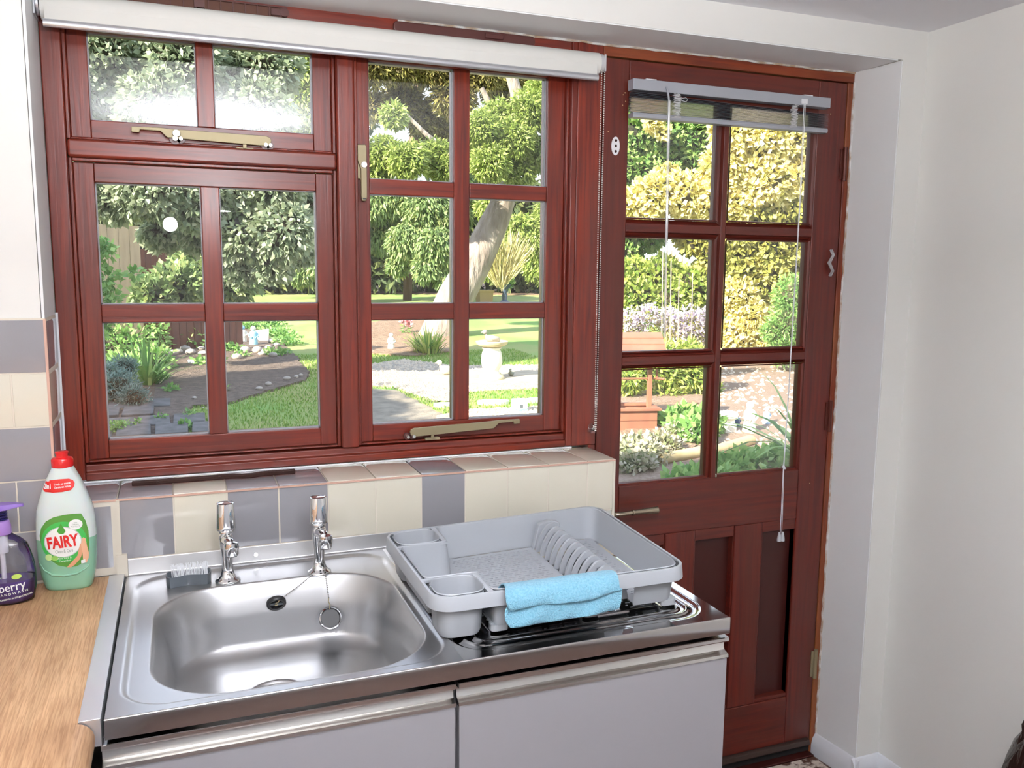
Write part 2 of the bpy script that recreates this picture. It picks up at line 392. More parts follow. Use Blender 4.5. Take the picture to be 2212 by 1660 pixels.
# grout bed and unglazed tile edges along the corners
gr = MB()
gr.box(0, XE - .0035, YW + .0015, -.001, .93, SILL - .0055)
gr.box(-.1035, .002, YW + .0015, -.001, .93, SILL - .0055)
gr.box(ROOM_L, -.1035, YW - .0035, YW, .905, 1.407)
gr.box(-.1075, -.1030, YW - .004, -.001, 1.0, 1.4065)
gr.box(-.1035, -.001, YW - .0005, YW + .005, .905, SILL - .006)
gr.box(-.0015, .0045, YW - .0035, YW + .004, .90, SILL - .004)
gr.box(-.006, .014, YW - .006, YW + .004, .900, .945)
gr.build('grout_bed', M['grout'], ww)
te = MB()
te.box(-.104, XE - .001, YW - .002, YW + .0035, SILL - .0062, SILL - .0028)
te.build('sill_edge_strip', M['tile_edge'], ww, label='pink unglazed tile edge along the sill')
MB().box(-.106, -.1015, YW - .0062, YW - .001, SILL + .005, 1.405).build('corner_edge_strip', M['tile_edge'], ww)
ec = MB(); ec.box(XE - .0065, XE - .0005, YW - .0015, -.002, 0, SILL - .002); ec.build('wall_end', M['tile_cream'], ww)
sl = MB(); sl.tube([(-.1, -.0035, SILL + .001), (.5, -.003, SILL + .0005), (1.04, -.0035, SILL + .001)], 0.0022, 6); sl.tube([(-.1015, -.004, SILL), (-.1012, -.004, 1.41)], .003, 6)
sl.build('silicone_bead', M['white_pl'], ww)

# ================================================================ WINDOW
win = empty('window_1', (0, 0, 0), kind='structure')
def mem(name, x0, x1, y0, y1, z0, z1, m, parent, bevel=.003):
    return MB().box(x0, x1, y0, y1, z0, z1).build(name, m, parent, bevel=bevel)
FT = .075
mem('jamb', -.103, -.066, 0, FT, 1.062, ZF, M['wood_v'], win)
mem('jamb', 1.0245, 1.0405, -.002, FT, 1.062, ZF, M['wood_v'], win)
mem('head', -.066, 1.0245, 0, FT, 1.99, ZF, M['wood_h'], win)
mem('mullion', .4625, .5035, -.003, FT, 1.094, 1.99, M['wood_v'], win, .006)
mem('transom', -.066, .4625, 0, FT, 1.7165, 1.752, M['wood_h'], win, .006)
# cill with steps
cl = MB(); cl.extrude_x([(.0, SILL + .003), (FT, SILL + .003), (FT, 1.1), (.024, 1.1), (.022, 1.094), (.010, 1.0925), (.008, 1.079), (-.001, 1.077)], -.066, 1.0245)
cl.build('cill', M['wood_h'], win, bevel=.002)
# quadrant beads round each light, set back from the frame face
def bead(x0, x1, z0, z1):
    b = MB(); q = .007
    y0, y1 = .009, .03
    b.box(x0, x0 + q, y0, y1, z0, z1); b.box(x1 - q, x1, y0, y1, z0, z1)
    b.box(x0 + q, x1 - q, y0, y1, z0, z0 + q * .6); b.box(x0 + q, x1 - q, y0, y1, z1 - q, z1)
    return b.build('frame_bead', M['wood_v'], win, bevel=.002)
bead(-.066, .4625, 1.752, 1.99); bead(-.066, .4625, 1.097, 1.7165); bead(.5035, 1.0245, 1.097, 1.99)
SY0, SY1, GY = .021, .062, .036
def sash(x0, x1, z0, z1, gx, gzs):
    s = empty('sash', (0, 0, 0)); s.parent = win
    mem('stile', x0, gx[0][0], SY0, SY1, z0, z1, M['wood_v'], s, .002)
    mem('stile', gx[-1][1], x1, SY0, SY1, z0, z1, M['wood_v'], s, .002)
    mem('rail', gx[0][0], gx[-1][1], SY0, SY1, gzs[0][1], z1, M['wood_h'], s, .002)
    mem('rail', gx[0][0], gx[-1][1], SY0, SY1, z0, gzs[-1][0], M['wood_h'], s, .002)
    for i in range(len(gx) - 1):
        mem('glazing_bar', gx[i][1], gx[i + 1][0], SY0 + .001, SY1, gzs[-1][0], gzs[0][1], M['wood_v'], s, .002)
    for j in range(len(gzs) - 1):
        for i in range(len(gx)):
            mem('glazing_bar', gx[i][0], gx[i][1], SY0 + .0015, SY1, gzs[j + 1][1], gzs[j][0], M['wood_h'], s, .002)
    for a, b in gx:
        for c, d in gzs:
            e = .0022; bd = MB()
            bd.box(a, a + e, GY - .004, GY + .004, c, d); bd.box(b - e, b, GY - .004, GY + .004, c, d); bd.box(a, b, GY - .004, GY + .004, c, c + e); bd.box(a, b, GY - .004, GY + .004, d - e, d)
            bd.build('spacer', M['bead'], s)
            MB().box(a - .001, b + .001, GY - .0015, GY + .0015, c - .001, d + .001).build('pane', M['pane'], s)
    return s
sash(-.059, .4555, 1.7565, 1.985, [(-.0225, .1795), (.2135, .4165)], [(1.7925, 1.9615)])
sash(-.059, .4555, 1.1015, 1.709, [(-.0215, .1795), (.217, .419)], [(1.4245, 1.6705), (1.1405, 1.387)])
sash(.5105, 1.0175, 1.1015, 1.985, [(.539, .7375), (.7755, .9725)], [(1.7035, 1.959), (1.4225, 1.6695), (1.1405, 1.3855)])

# window stays, handle and trickle vents
def stay(x0, x1, z0, z1, y, lock=False, flip=1):
    """handle bar running from the hooked end (x0) to the pivot (x1)"""
    s = empty('window_stay'); s.parent = win
    L = abs(x1 - x0); d = 1 if x1 > x0 else -1; sl_ = (z1 - z0) / L
    def P(u, v, h): return (x0 + d * u * L, y - h, z0 + sl_ * u * L + v)
    outl = [(0, .002), (.0, -.009), (.055, -.009), (.06, -.003), (.2, -.003), (.245, -.015), (.97, -.018), (.995, -.012), (1.0, -.005), (.99, .0), (.96, .003), (.27, .003), (.2, .004)]
    b = MB(); b.loft([[P(u, v, 0) for u, v in outl], [P(u, v, .007) for u, v in outl]]); b.build('stay_arm', M['brass'], s, bevel=.0012)
    for u, r in ((.30, .011), (.34, .008), (.955, .009), (.99, .008)) if lock else ((.97, .009), (1.02, .008)):
        k = MB(); k.lathe([(r, 0), (r, .008), (r * .8, .010)], (P(u, -.016, 0)[0], y - .001, P(u, -.016, 0)[2]), 14, 'y'); k.build('stay_bracket', M['brown_plastic'], s, smooth=30)
        q = MB(); q.lathe([(r * .45, 0), (r * .45, .0125)], (P(u, -.016, 0)[0], y - .0125, P(u, -.016, 0)[2]), 10, 'y'); q.build('screw', M['screw'], s)
    if lock:
        q = MB(); c = P(.31, -.006, 0); q.lathe([(.0068, 0), (.0078, .0015), (.0078, .006)], (c[0], y - .0135, c[2]), 18, 'y'); q.box(c[0] - .0008, c[0] + .0008, y - .0142, y - .0128, c[2] - .003, c[2] + .003)
        q.build('lock', M['screw'], s, smooth=30)
    c = P(.80, -.027, 0); k = MB(); k.box(c[0] - .018, c[0] + .018, y - .004, y + .012, c[2] - .003, c[2] + .003); k.box(c[0] - .004, c[0] + .004, y - .004, y, c[2], c[2] + .012); k.build('stay_peg', M['brass'], s, bevel=.001)
    return s
stay(.052, .325, 1.780, 1.7765, .008, True)
stay(.901, .623, 1.1355, 1.1275, .008, False)
h = empty('window_handle'); h.parent = win
b = MB(); b.box(.5085, .524, .012, .02, 1.700, 1.776); b.build('handle_plate', M['brass'], h, bevel=.003)
b = MB(); ol = [(.509, 1.774), (.527, 1.775), (.529, 1.768), (.529, 1.66), (.526, 1.652), (.518, 1.652), (.516, 1.66), (.516, 1.722), (.509, 1.74)]
b.loft([[(x, .013, z) for x, z in ol], [(x, .003, z) for x, z in ol]]); b.build('handle_lever', M['brass'], h, bevel=.0015)
b = MB(); b.lathe([(.0065, 0), (.007, .003)], (.5225, -.0005, 1.731), 16, 'y'); b.box(.5215, .5235, -.001, .003, 1.7265, 1.7355); b.build('handle_lock', M['screw'], h, smooth=30)
b = MB(); b.box(.519, .526, .0022, .004, 1.6555, 1.658); b.build('handle_slot', M['black'], h)
# vents
v = empty('trickle_vent'); v.parent = win
b = MB(); pts = rrect(.589, .925, 2.018, 2.041, .009, 5); b.loft([[(x, 0, z) for x, z in pts], [(x, -.010, z) for x, z in pts]]); b.build('vent_cover', M['brown_plastic'], v, bevel=.003)
b = MB(); b.box(.80, .845, -.016, -.009, 2.024, 2.036); b.build('vent_slider', M['brown_plastic'], v, bevel=.003)
v = empty('trickle_vent'); v.parent = win
b = MB(); b.box(.03, .363, -.003, 0, 2.018, 2.042); b.build('vent_back', mat('dark_vent', (.12, .04, .02), .6), v)
b = MB()
for z in (2.018, 2.040): b.box(.03, .363, -.009, -.002, z, z + .0022)
for k in range(14):
    x = .04 + k * .0238; b.box(x, x + .0018, -.0085, -.002, 2.019, 2.041)
b.box(.33, .354, -.011, -.003, 2.024, 2.036); b.box(.18, .20, -.013, -.003, 2.022, 2.038)
b.lathe([(.009, 0), (.009, .009), (.006, .011)], (.357, -.0125, 2.031), 16, 'y')
b.build('vent_grille', M['brown_plastic'], v)

# ================================================================ DOOR AND ITS FRAME
mem('trim_4', 1.0405, 1.1085, -.001, FT, SILL + .003, ZF, M['wood_v'], None, .003)['kind'] = 'structure'
mem('trim_5', 1.0885, 1.1085, .0, FT, .0, SILL + .003, M['wood_v'], None, .002)['kind'] = 'structure'
mem('trim_6', 1.1085, XR, .0, FT, 2.0185, ZF, M['trim_h'], None, .003)['kind'] = 'structure'
mem('trim_7', 1.8575, XR - .0008, .0, FT, .0, 2.0185, M['trim_v'], None, .003)['kind'] = 'structure'
mem('trim_8', 1.1085, 1.8575, -.022, YO, .05, .064, M['panel'], None, .003)['kind'] = 'structure'
mem('added_gap_stop', 1.1085, 1.8575, .004, YO - .01, .064, .0908, M['gap_dark'], None, .001)['kind'] = 'structure'  # dark block added behind the door foot to shut out daylight
# ragged sealant where frame meets plaster
b = MB(); prev = None
zz = 0.1; pts = []
while zz < 2.04:
    pts.append((XR - .003 - rnd.random() * .004, -.002, zz)); zz += .02
b.tube(pts, .0032, 6)
pts = []; xx = .6
while xx < XR:
    pts.append((xx, -.002, ZF - .004 - rnd.random() * .003)); xx += .025
b.tube(pts, .003, 6)
b.build('trim_9', mat('old_sealant', (.45, .33, .24), .8, vary=((30, 30, 30), .1, (.75, .74, .72))), kind='structure')

door = empty('door_1', (0, 0, 0), kind='structure')
DX0, DX1, DZ0, DZ1 = 1.1115, 1.8545, .092, 2.0155
DL, DR = 1.181, 1.7605
DGY = .021
mem('stile', DX0, DL, .0, .044, DZ0, DZ1, M['door_v'], door)
mem('stile', DR, DX1, .0, .044, DZ0, DZ1, M['door_v'], door)
mem('rail', DL, DR, .0, .044, 1.915, DZ1, M['door_h'], door)
mem('rail', DL, DR, .0, .044, .800, .944, M['door_h'], door)
mem('rail', DL, DR, .0, .044, DZ0, .255, M['door_h'], door)
XB0, XB1 = 1.4555, 1.4860
zb = [(1.5905, 1.6325), (1.2515, 1.2925)]
zl = [(1.6325, 1.915), (1.2925, 1.5905), (.944, 1.2515)]
def molded(axis, a0, a1, c, half, name='glazing_bar'):
    """glazing bar with an ovolo section: wide at the glass, narrow at the face"""
    pr_ = [(-half, .02), (-half, .012), (-half * .62, .006), (-half * .5, .0), (half * .5, .0), (half * .62, .006), (half, .012), (half, .02), (half, .044), (-half, .044)]
    b = MB()
    if axis == 'z': b.loft([[(c + u, y, z) for u, y in pr_] for z in (a0, a1)])
    else: b.loft([[(x, y, c + u) for u, y in pr_] for x in (a0, a1)])
    return b.build(name, M['door_v'] if axis == 'z' else M['door_h'], door, bevel=.0012)
molded('z', .944, 1.915, (XB0 + XB1) / 2, (XB1 - XB0) / 2)
for a, b_ in zb:
    molded('x', DL, XB0 + .006, (a + b_) / 2, (b_ - a) / 2); molded('x', XB1 - .006, DR, (a + b_) / 2, (b_ - a) / 2)
for x0, x1 in ((DL, XB0), (XB1, DR)):
    for z0, z1 in zl:
        mo = MB(); t = .009
        def q(y0, o0, y1, o1):
            mo.loft([[(x0 + o0, y0, z0 + o0), (x1 - o0, y0, z0 + o0), (x1 - o0, y0, z1 - o0), (x0 + o0, y0, z1 - o0)], [(x0 + o1, y1, z0 + o1), (x1 - o1, y1, z0 + o1), (x1 - o1, y1, z1 - o1), (x0 + o1, y1, z1 - o1)]], False, False)
        q(.004, 0, .009, .004); q(.009, .004, .019, .0055); 
        mo.build('glazing_bead', M['door_v'], door)
        MB().box(x0, x1, DGY - .002, DGY + .002, z0, z1).build('pane', M['pane'], door)
# three recessed lower panels between muntins
px_ = [(1.198, 1.327), (1.4217, 1.5514), (1.6457, 1.7660)]
mun = [(DL, 1.198), (1.327, 1.4217), (1.5514, 1.6457), (1.7660, DR)]
for i, (a, b_) in enumerate(mun):
    mem('muntin', a, b_, .001 if b_ - a > .03 else .004, .044, .255, .800, M['door_v'], door, .0035)
for a, b_ in px_:
    mb = MB(); z0, z1 = .255, .80; t = .012
    mb.box(a, b_, .004, .03, z0, z0 + t); mb.box(a, b_, .004, .03, z1 - t * 2.6, z1); mb.box(b_ - .004, b_, .004, .03, z0, z1); mb.box(a, a + .004, .004, .03, z0, z1)
    mb.build('panel_mould', M['door_h'], door, bevel=.002)
    MB().box(a, b_, .024, .032, z0, z1).build('panel', M['panel'], door)
wbm = MB(); wbm.extrude_x([(0, .093), (-.014, .093), (-.016, .097), (-.013, .109), (-.006, .112), (0, .112)], DX0 + .05, DX1 - .01)
wbo = wbm.build('weather_bar', mat('dark_bronze_bar', (.10, .07, .06), .35, .7), door, bevel=.001)
for zc in (1.80, 1.095, .345):
    hb = MB(); hb.lathe([(.006, -.045), (.006, .045)], (1.8565, -.004, zc), 10); hb.box(1.842, 1.8565, -.003, 0, zc - .04, zc + .04)
    hb.build('hinge', mat('painted_hinge', (.10, .02, .012), .4, .3) if zc > .5 else M['brass'], door, smooth=30)
# lever handle
hd = empty('door_handle'); hd.parent = door
b = MB(); b.box(1.130, 1.158, -.006, 0, .80, .965); b.build('back_plate', M['aged_brass'], hd, bevel=.002)
b = MB(); b.tube([(1.144, -.004, .884), (1.144, -.03, .884), (1.150, -.042, .883), (1.165, -.046, .883), (1.196, -.046, .885)], [.009, .0075, .007, .006, .006], 12)
b.build('handle_neck', M['aged_brass'], hd, smooth=60)
b = MB(); b.lathe([(.0085, 0), (.0085, .004), (.006, .005), (.0065, .010), (.009, .060), (.0098, .075), (.007, .0775)], (1.196, -.046, .885), 16, 'x'); b.build('lever_grip', M['aged_brass'], hd, smooth=50)
# white oval keep and clear cleat
b = MB(); el = [(1.1455 + .0115 * math.cos(t * math.pi / 12), 1.8075 + .0225 * math.sin(t * math.pi / 12)) for t in range(24)]
b.loft([[(x, 0, z) for x, z in el], [(x, -.003, z) for x, z in el]]); pl = b.build('oval_plate', M['white_pl'], door, bevel=.0008)
b = MB()
for dz in (-.013, 0, .013): b.lathe([(.0032, 0), (.0032, .0012)], (1.1455, -.0042, 1.8075 + dz), 12, 'y')
b.build('plate_hole', M['brown_stay'], door)
b = MB(); b.tube([(1.822, -.006, 1.566), (1.8245, -.014, 1.552), (1.820, -.010, 1.538), (1.818, -.006, 1.53), (1.820, -.010, 1.522), (1.8255, -.014, 1.508), (1.824, -.006, 1.494)], .0028, 8)
b.tube([(1.827, -.006, 1.566), (1.829, -.014, 1.552), (1.825, -.010, 1.538), (1.823, -.006, 1.53), (1.825, -.010, 1.522), (1.830, -.014, 1.508), (1.829, -.006, 1.494)], .0028, 8)
b.lathe([(.005, 0), (.004, .008)], (1.8215, -.009, 1.53), 10, 'y')
b.build('cord_cleat', mat('clear_cleat', (.75, .72, .74), .15, trans=.5), door, smooth=60)
sp = MB()
for x, z in ((1.163, 1.93), (1.168, 1.935), (1.17, 1.915), (1.162, 1.905), (1.124, 1.84), (1.8, 1.93), (1.80, .90)):
    sp.box(x, x + .0022, -.0009, .0005, z, z + .0022)
sp.build('paint_nick', mat('bare_wood_nick', (.6, .42, .22), .7), door)

# ================================================================ ROLLER BLIND
RB = empty('roller_blind', (0, 0, 0), label='cream roller blind rolled up over the wide window', cat='blind')
RYc, RZc, RR = -.038, 1.9865, .0255
def roll_z(x): return RZc - .001
b = MB(); n = 40
ring = [(RYc + RR * math.cos(a) * (1 + .0 * a), RZc + RR * math.sin(a)) for a in [2 * math.pi * i / n for i in range(n)]]
b.loft([[(-.092, y, z) for y, z in ring], [(1.072, y, z) for y, z in ring]]); b.build('fabric_roll', M['fabric'], RB, smooth=30)
b = MB(); b.box(-.084, 1.060, RYc - RR + .0008, RYc - RR + .0016, 1.952, RZc); b.build('fabric_drop', M['fabric'], RB)
b = MB(); bar = [(RYc - RR + .0012 + .0052 * math.cos(2 * math.pi * i / 18), 1.9505 + .0075 * math.sin(2 * math.pi * i / 18)) for i in range(18)]
b.loft([[(-.087, y, z) for y, z in bar], [(1.063, y, z) for y, z in bar]]); b.build('bottom_bar', M['silver'], RB, smooth=40)
b = MB(); b.lathe([(.012, 0), (.020, .001), (.0215, .006), (.0215, .012), (.018, .014)], (1.0725, RYc, RZc + .002), 24, 'x'); b.box(1.083, 1.0862, -.058, -.001, 1.968, 2.006)
b.build('end_bracket', mat('clear_grey_bracket', (.62, .62, .64), .2, .2), RB, smooth=30)
b = MB(); b.lathe([(.020, 0), (.022, .002), (.022, .006)], (-.100, RYc, RZc + .003), 24, 'x'); b.box(-.1028, -.100, -.060, -.001, 1.966, 2.008); b.build('end_bracket', M['silver'], RB, smooth=30)
# bead chain
b = MB(); 
def chain_pts():
    z = 1.985; out = []
    while z > 1.103:
        t = (1.985 - z) / .88
        out.append((1.0785 + .0065 * t - .002 * math.sin(t * 3), RYc - .012 + .006 * t, z)); z -= .0052
    z = 1.105
    while z < 1.985:
        t = (1.985 - z) / .88
        out.append((1.0885 + .0015 * t, RYc - .008 + .006 * t, z)); z += .0052
    return out
for p in chain_pts(): b.ball(p, .0020, 6)
b.build('bead_chain', mat('pearl_chain', (.75, .72, .66), .25, .3), RB, smooth=60, kind='stuff')
b = MB(); b.lathe([(.0075, 0), (.0075, .02), (.006, .022)], (1.090, -.030, 1.1105), 16, 'y'); b.box(1.074, 1.09, -.03, -.022, 1.102, 1.106); b.box(1.079, 1.091, -.034, -.01, 1.098, 1.104)
b.build('chain_holder', M['clear'], RB, smooth=40)

# ================================================================ VENETIAN BLIND
VB = empty('venetian_blind', (0, 0, 0), label='grey venetian blind bunched up at the top of the glazed door', cat='blind')
b = MB(); b.box(1.172, 1.769, -.036, -.008, 1.9385, 1.9645); b.build('headrail', M['vb'], VB, bevel=.0012)
for x in (1.225, 1.70):
    b = MB(); b.box(x - .014, x + .014, -.030, 0, 1.9645, 1.968); b.box(x - .014, x + .014, -.003, 0, 1.945, 1.968); b.build('mount_clip', M['white_pl'], VB)
b = MB(); b.extrude_x([(-.033, 1.874), (-.011, 1.874), (-.009, 1.880), (-.011, 1.886), (-.033, 1.886), (-.035, 1.880)], 1.1745, 1.766); b.build('bottom_rail', M['vb'], VB, bevel=.001)
for k in range(14):
    t = k / 13; zL = 1.889 + t * .044; zR = 1.8875 + t * .034
    c = []
    for i in range(9):
        u = i / 8 - .5; c.append((u * .025, .0022 * (1 - 4 * u * u)))
    b = MB(); jit = rnd.uniform(-.001, .001); yc = -.022 + rnd.uniform(-.0015, .0015)
    rings = []
    for s in range(9):
        f = s / 8; x = 1.1745 + jit + f * .5905; z = zL + (zR - zL) * f - .0025 * math.sin(math.pi * f) * (t * .6)
        rings.append([(x, yc + y, z + dz) for y, dz in c] + [(x, yc + y, z + dz - .0003) for y, dz in reversed(c)])
    b.loft(rings); b.build('slat', M['slat'], VB)
for x in (1.293, 1.648):
    b = MB(); pts = []
    for i in range(90):
        t = i / 89; pts.append((x + .012 * math.sin(i * 1.25) * (.7 + .5 * rnd.random()), -.0385 - .003 * abs(math.cos(i * .9)), 1.936 - t * .058 + .002 * rnd.random()))
    b.tube(pts, .0007, 5); 
    if x < 1.4: b.tube([(x + .008, -.04, 1.925), (x + .024, -.041, 1.929), (x + .030, -.041, 1.924), (x + .024, -.041, 1.919), (x + .01, -.04, 1.922)], .0008, 5)
    b.build('ladder_cord', mat('ladder_cord', (.62, .62, .64), .7), VB)
b = MB(); b.tube([(1.263, -.037, 1.951), (1.264, -.042, 1.941), (1.268, -.043, 1.918)], .0026, 8); b.build('wand_hook', M['vb'], VB, smooth=50)
b = MB(); b.tube([(1.2685, -.043, 1.918), (1.279, -.040, 1.337)], .0036, 6); b.build('wand', M['wand'], VB, label='clear plastic tilt wand')
b = MB(); b.box(1.672, 1.692, -.0375, -.035, 1.9425, 1.9555); b.build('cord_lock', M['white_pl'], VB, bevel=.0006)
for dx in (-.0022, .0022):
    b = MB(); b.tube([(1.682 + dx, -.038, 1.944), (1.681 + dx * .6, -.041, 1.7), (1.6785 + dx * .4, -.0385, 1.2), (1.677 + dx * .5, -.036, .966), (1.680 + dx * 1.2, -.036, .775)], .0009, 6); b.build('lift_cord', M['white_pl'], VB)
    b = MB(); b.lathe([(.002, 0), (.003, -.001), (.006, -.020), (.006, -.026)], (1.680 + dx * 2.6, -.036, .779), 10); b.build('tassel', mat('cord_tassel', (.55, .57, .6), .4), VB, smooth=40)
b = MB(); b.ball((1.6765, -.036, .967), .0042, 8); b.ball((1.682, -.036, .962), .003, 8); b.build('cord_knot', M['white_pl'], VB, smooth=60)

# ================================================================ LOOSE STAY ON THE SILL
b = MB()
A_, B_ = Vector((.024, -.069, SILL + .007)), Vector((.349, -.065, SILL + .007))
def lp(t): return A_.lerp(B_, t)
pts = [lp(t) for t in (0, .02, .5, .60, .66, .72, .78, 1.0)]
offs = [0, 0, 0, 0, -.008, -.009, 0, 0]
rings = []
for p, o_ in zip(pts, offs):
    rings.append([(p.x, p.y - .006 + o_, p.z - .0045), (p.x, p.y + .006 + o_, p.z - .0045), (p.x, p.y + .006 + o_, p.z + .0045), (p.x, p.y - .006 + o_, p.z + .0045)])
b.loft(rings)
ls = empty('window_stay_arm', (0, 0, 0), label='loose dark brown window stay lying on the tiled sill', cat='window hardware')
b.build('stay_arm', M['brown_stay'], ls, bevel=.002)
b = MB()
for t in (.15, .52, .92): p = lp(t); b = MB(); b.lathe([(.003, 0), (.003, .004)], (p.x, p.y - .010, p.z), 8, 'y'); b.build('rivet', M['brown_stay'], ls)

# ================================================================ SINK
SX0, SX1, SYF, SYB, SZ = .0115, 1.0085, -.7285, YW - .0008, .9
sink = empty('kitchen_sink', (0, 0, 0), label='stainless steel sink unit with bowl on the left and drainer on the right', cat='sink')
def sdf(x, y, x0, x1, y0, y1, r):
    """positive inside a rounded rectangle"""
    cx, cy, hx, hy = (x0 + x1) / 2, (y0 + y1) / 2, (x1 - x0) / 2 - r, (y1 - y0) / 2 - r
    dx, dy = np.abs(x - cx) - hx, np.abs(y - cy) - hy
    return r - (np.sqrt(np.maximum(dx, 0) ** 2 + np.maximum(dy, 0) ** 2) + np.minimum(np.maximum(dx, dy), 0))
def smooth(t): t = np.clip(t, 0, 1); return t * t * (3 - 2 * t)
nx, ny = 440, 262
gx = np.linspace(SX0, SX1, nx); gy = np.linspace(SYF, SYB - .004, ny)
X, Y = np.meshgrid(gx, gy)
Z = np.zeros_like(X)
Z -= .0045 * smooth(sdf(X, Y, .026, .512, -.713, -.166, .07) / .010)
d = sdf(X, Y, .064, .494, -.700, -.258, .125)
lip = .016
lin = np.clip(d, 0, .030) / .030
u_ = np.clip((d - .022) / .060, 0, 1)
bowl = .092 * (lin ** 1.7 * .6 + lin * .4) + .044 * np.sqrt(1 - (1 - u_) ** 2)
Z -= bowl
# drain dish
rr = np.sqrt((X - .262) ** 2 + (Y + .455) ** 2)
Z -= .006 * smooth((.050 - rr) / .008)
# drainer: dish with raised loops
d2 = sdf(X, Y, .520, .990, -.708, -.166, .06)
Z -= .0035 * smooth(d2 / .009)
for o_, wd in ((.024, .0075), (.042, .0065), (.070, .0065)):
    m_ = 1.0 if o_ < .03 else smooth((-.30 - Y) / .04) if o_ < .06 else smooth((-.44 - Y) / .03)
    Z += .0028 * np.exp(-((d2 - o_) / (wd * .5)) ** 2) * m_
# bumps round the tap deck
Z -= .0022 * smooth(sdf(X, Y, .46, .515, -.60, -.20, .02) / .012) * .3
V = np.stack([X.ravel(), Y.ravel(), (Z + SZ).ravel()], 1)
me = bpy.data.meshes.new('sink_top')
idx = np.arange(nx * ny).reshape(ny, nx)
F = np.stack([idx[:-1, :-1].ravel(), idx[:-1, 1:].ravel(), idx[1:, 1:].ravel(), idx[1:, :-1].ravel()], 1)
def fast_mesh(me, V, F):
    k = F.shape[1]
    me.vertices.add(len(V)); me.vertices.foreach_set('co', V.astype(np.float32).ravel())
    me.loops.add(F.size); me.loops.foreach_set('vertex_index', F.astype(np.int32).ravel())
    me.polygons.add(len(F)); me.polygons.foreach_set('loop_start', np.arange(0, F.size, k, dtype=np.int32))
    try: me.polygons.foreach_set('loop_total', np.full(len(F), k, dtype=np.int32))
    except Exception: pass
    me.update(calc_edges=True); me.validate()
fast_mesh(me, V, F)
fx = V[F].mean(1)
me.materials.append(M['steel']); me.materials.append(M['steel_pol'])
me.polygons.foreach_set('material_index', (fx[:, 0] > .518).astype(np.int32))
me.polygons.foreach_set('use_smooth', [True] * len(F))
me.update()
st = bpy.data.objects.new('sink_top', me); COL.objects.link(st); st.parent = sink
# apron, side and upstand
def rprof(): return [(0, 0), (-.0012, -.0004), (-.0018, -.0012), (-.0020, -.0022), (-.0020, -.0285), (-.0018, -.0295), (0, -.030), (.012, -.030), (.012, -.028), (.0005, -.028), (.0005, -.0005)]
b = MB(); b.loft([[(x, SYF + a, SZ + c) for a, c in rprof()] for x in (SX0 - .0005, SX1 + .0015)]); b.build('front_apron', M['steel_edge'], sink, smooth=50)
b = MB(); b.loft([[(SX1 - a, y, SZ + c) for a, c in rprof()] for y in (SYF - .0015, SYB)]); b.build('side_apron', M['steel_edge'], sink, smooth=50)
b = MB(); b.loft([[(SX0 + a * .3, y, SZ + c) for a, c in rprof()] for y in (SYF, SYB)]); b.build('side_apron', M['steel'], sink, smooth=50)
cove = [(SYB - .0045, SZ - .0002), (SYB - .0025, SZ + .0006), (SYB - .0012, SZ + .003), (SYB - .0010, SZ + .031), (SYB - .0004, SZ + .0325), (SYB, SZ + .032), (SYB, SZ - .004), (SYB - .0045, SZ - .004)]
b = MB(); b.loft([[(x, y, z) for y, z in cove] for x in (SX0 + .003, SX1)]); b.build('upstand', M['steel'], sink, smooth=50)
b = MB(); b.lathe([(.0045, 0), (.0045, .003), (.003, .0045)], (.255, SYB - .0055, SZ + .016), 12, 'y'); b.build('upstand_screw', M['steel_pol'], sink, smooth=40)
# drain and overflow
b = MB(); zc = SZ - .1485
b.lathe([(.043, -.001), (.043, .0012), (.040, .0018), (.034, .0005), (.030, -.004), (.026, -.005), (.001, -.005)], (.262, -.455, zc + .0018), 32, cap1=False)
b.build('drain_ring', M['steel_pol'], sink, smooth=40)
ox, oy, oz = .281, -.2840, .8565
ov = empty('overflow', (ox, oy, oz)); ov.rotation_euler = (math.radians(30), 0, 0); ov.parent = sink
b = MB(); b.lathe([(.0185, .004), (.0185, -.002), (.0165, -.0045), (.0125, -.0035), (.0115, .001), (.001, .001)], (0, 0, 0), 28, 'y', cap1=False); b.build('overflow_ring', M['black'], ov, smooth=50)
b = MB(); b.box(-.0125, .0125, -.003, -.001, -.0025, .0025); b.lathe([(.004, 0), (.004, .002)], (0, -.0045, 0), 12, 'y'); b.build('overflow_bar', M['dark_grey'], ov)

# plug and chain
PC = empty('sink_plug', (0, 0, 0), label='round steel plug on a ball chain hanging over the back of the bowl', cat='plug')
b = MB(); b.lathe([(.0195, -.0045), (.0215, -.003), (.0215, .0035), (.0195, .0050), (.0185, .003), (.0175, -.001), (.002, -.0015)], (0, 0, 0), 32, cap1=False)
pl = b.build('plug_body', M['chrome'], PC, smooth=40); pl.location = (.3815, -.2985, .8175); pl.rotation_euler = (math.radians(58), 0, 0)
b = MB(); b.lathe([(.0222, -.001), (.0226, .0008), (.0222, .0026)], (0, 0, 0), 32); pr = b.build('plug_seal', M['black'], PC, smooth=40); pr.location = (.3815, -.2965, .8170); pr.rotation_euler = (math.radians(58), 0, 0)
def chain(a, c, sag, name, r=.00155, step=.0034):
    a, c = Vector(a), Vector(c); L = (c - a).length; n = int(L / step); b = MB()
    for i in range(n + 1):
        t = i / n; p = a.lerp(c, t); p.z -= sag * 4 * t * (1 - t); b.ball(p, r, 6)
    return b.build(name, M['chain'], PC, smooth=60, kind='stuff')
chain((.378, -.270, .902), (.381, -.288, .856), .001, 'ball_chain')
b = MB(); b.tube([(.381, -.289, .856), (.3795, -.292, .850), (.382, -.294, .845), (.381, -.296, .836)], .0011, 6); b.build('chain_clip', M['brass'], PC)
chain((.358, -.262, .902), (.286, -.292, .866), .002, 'ball_chain')
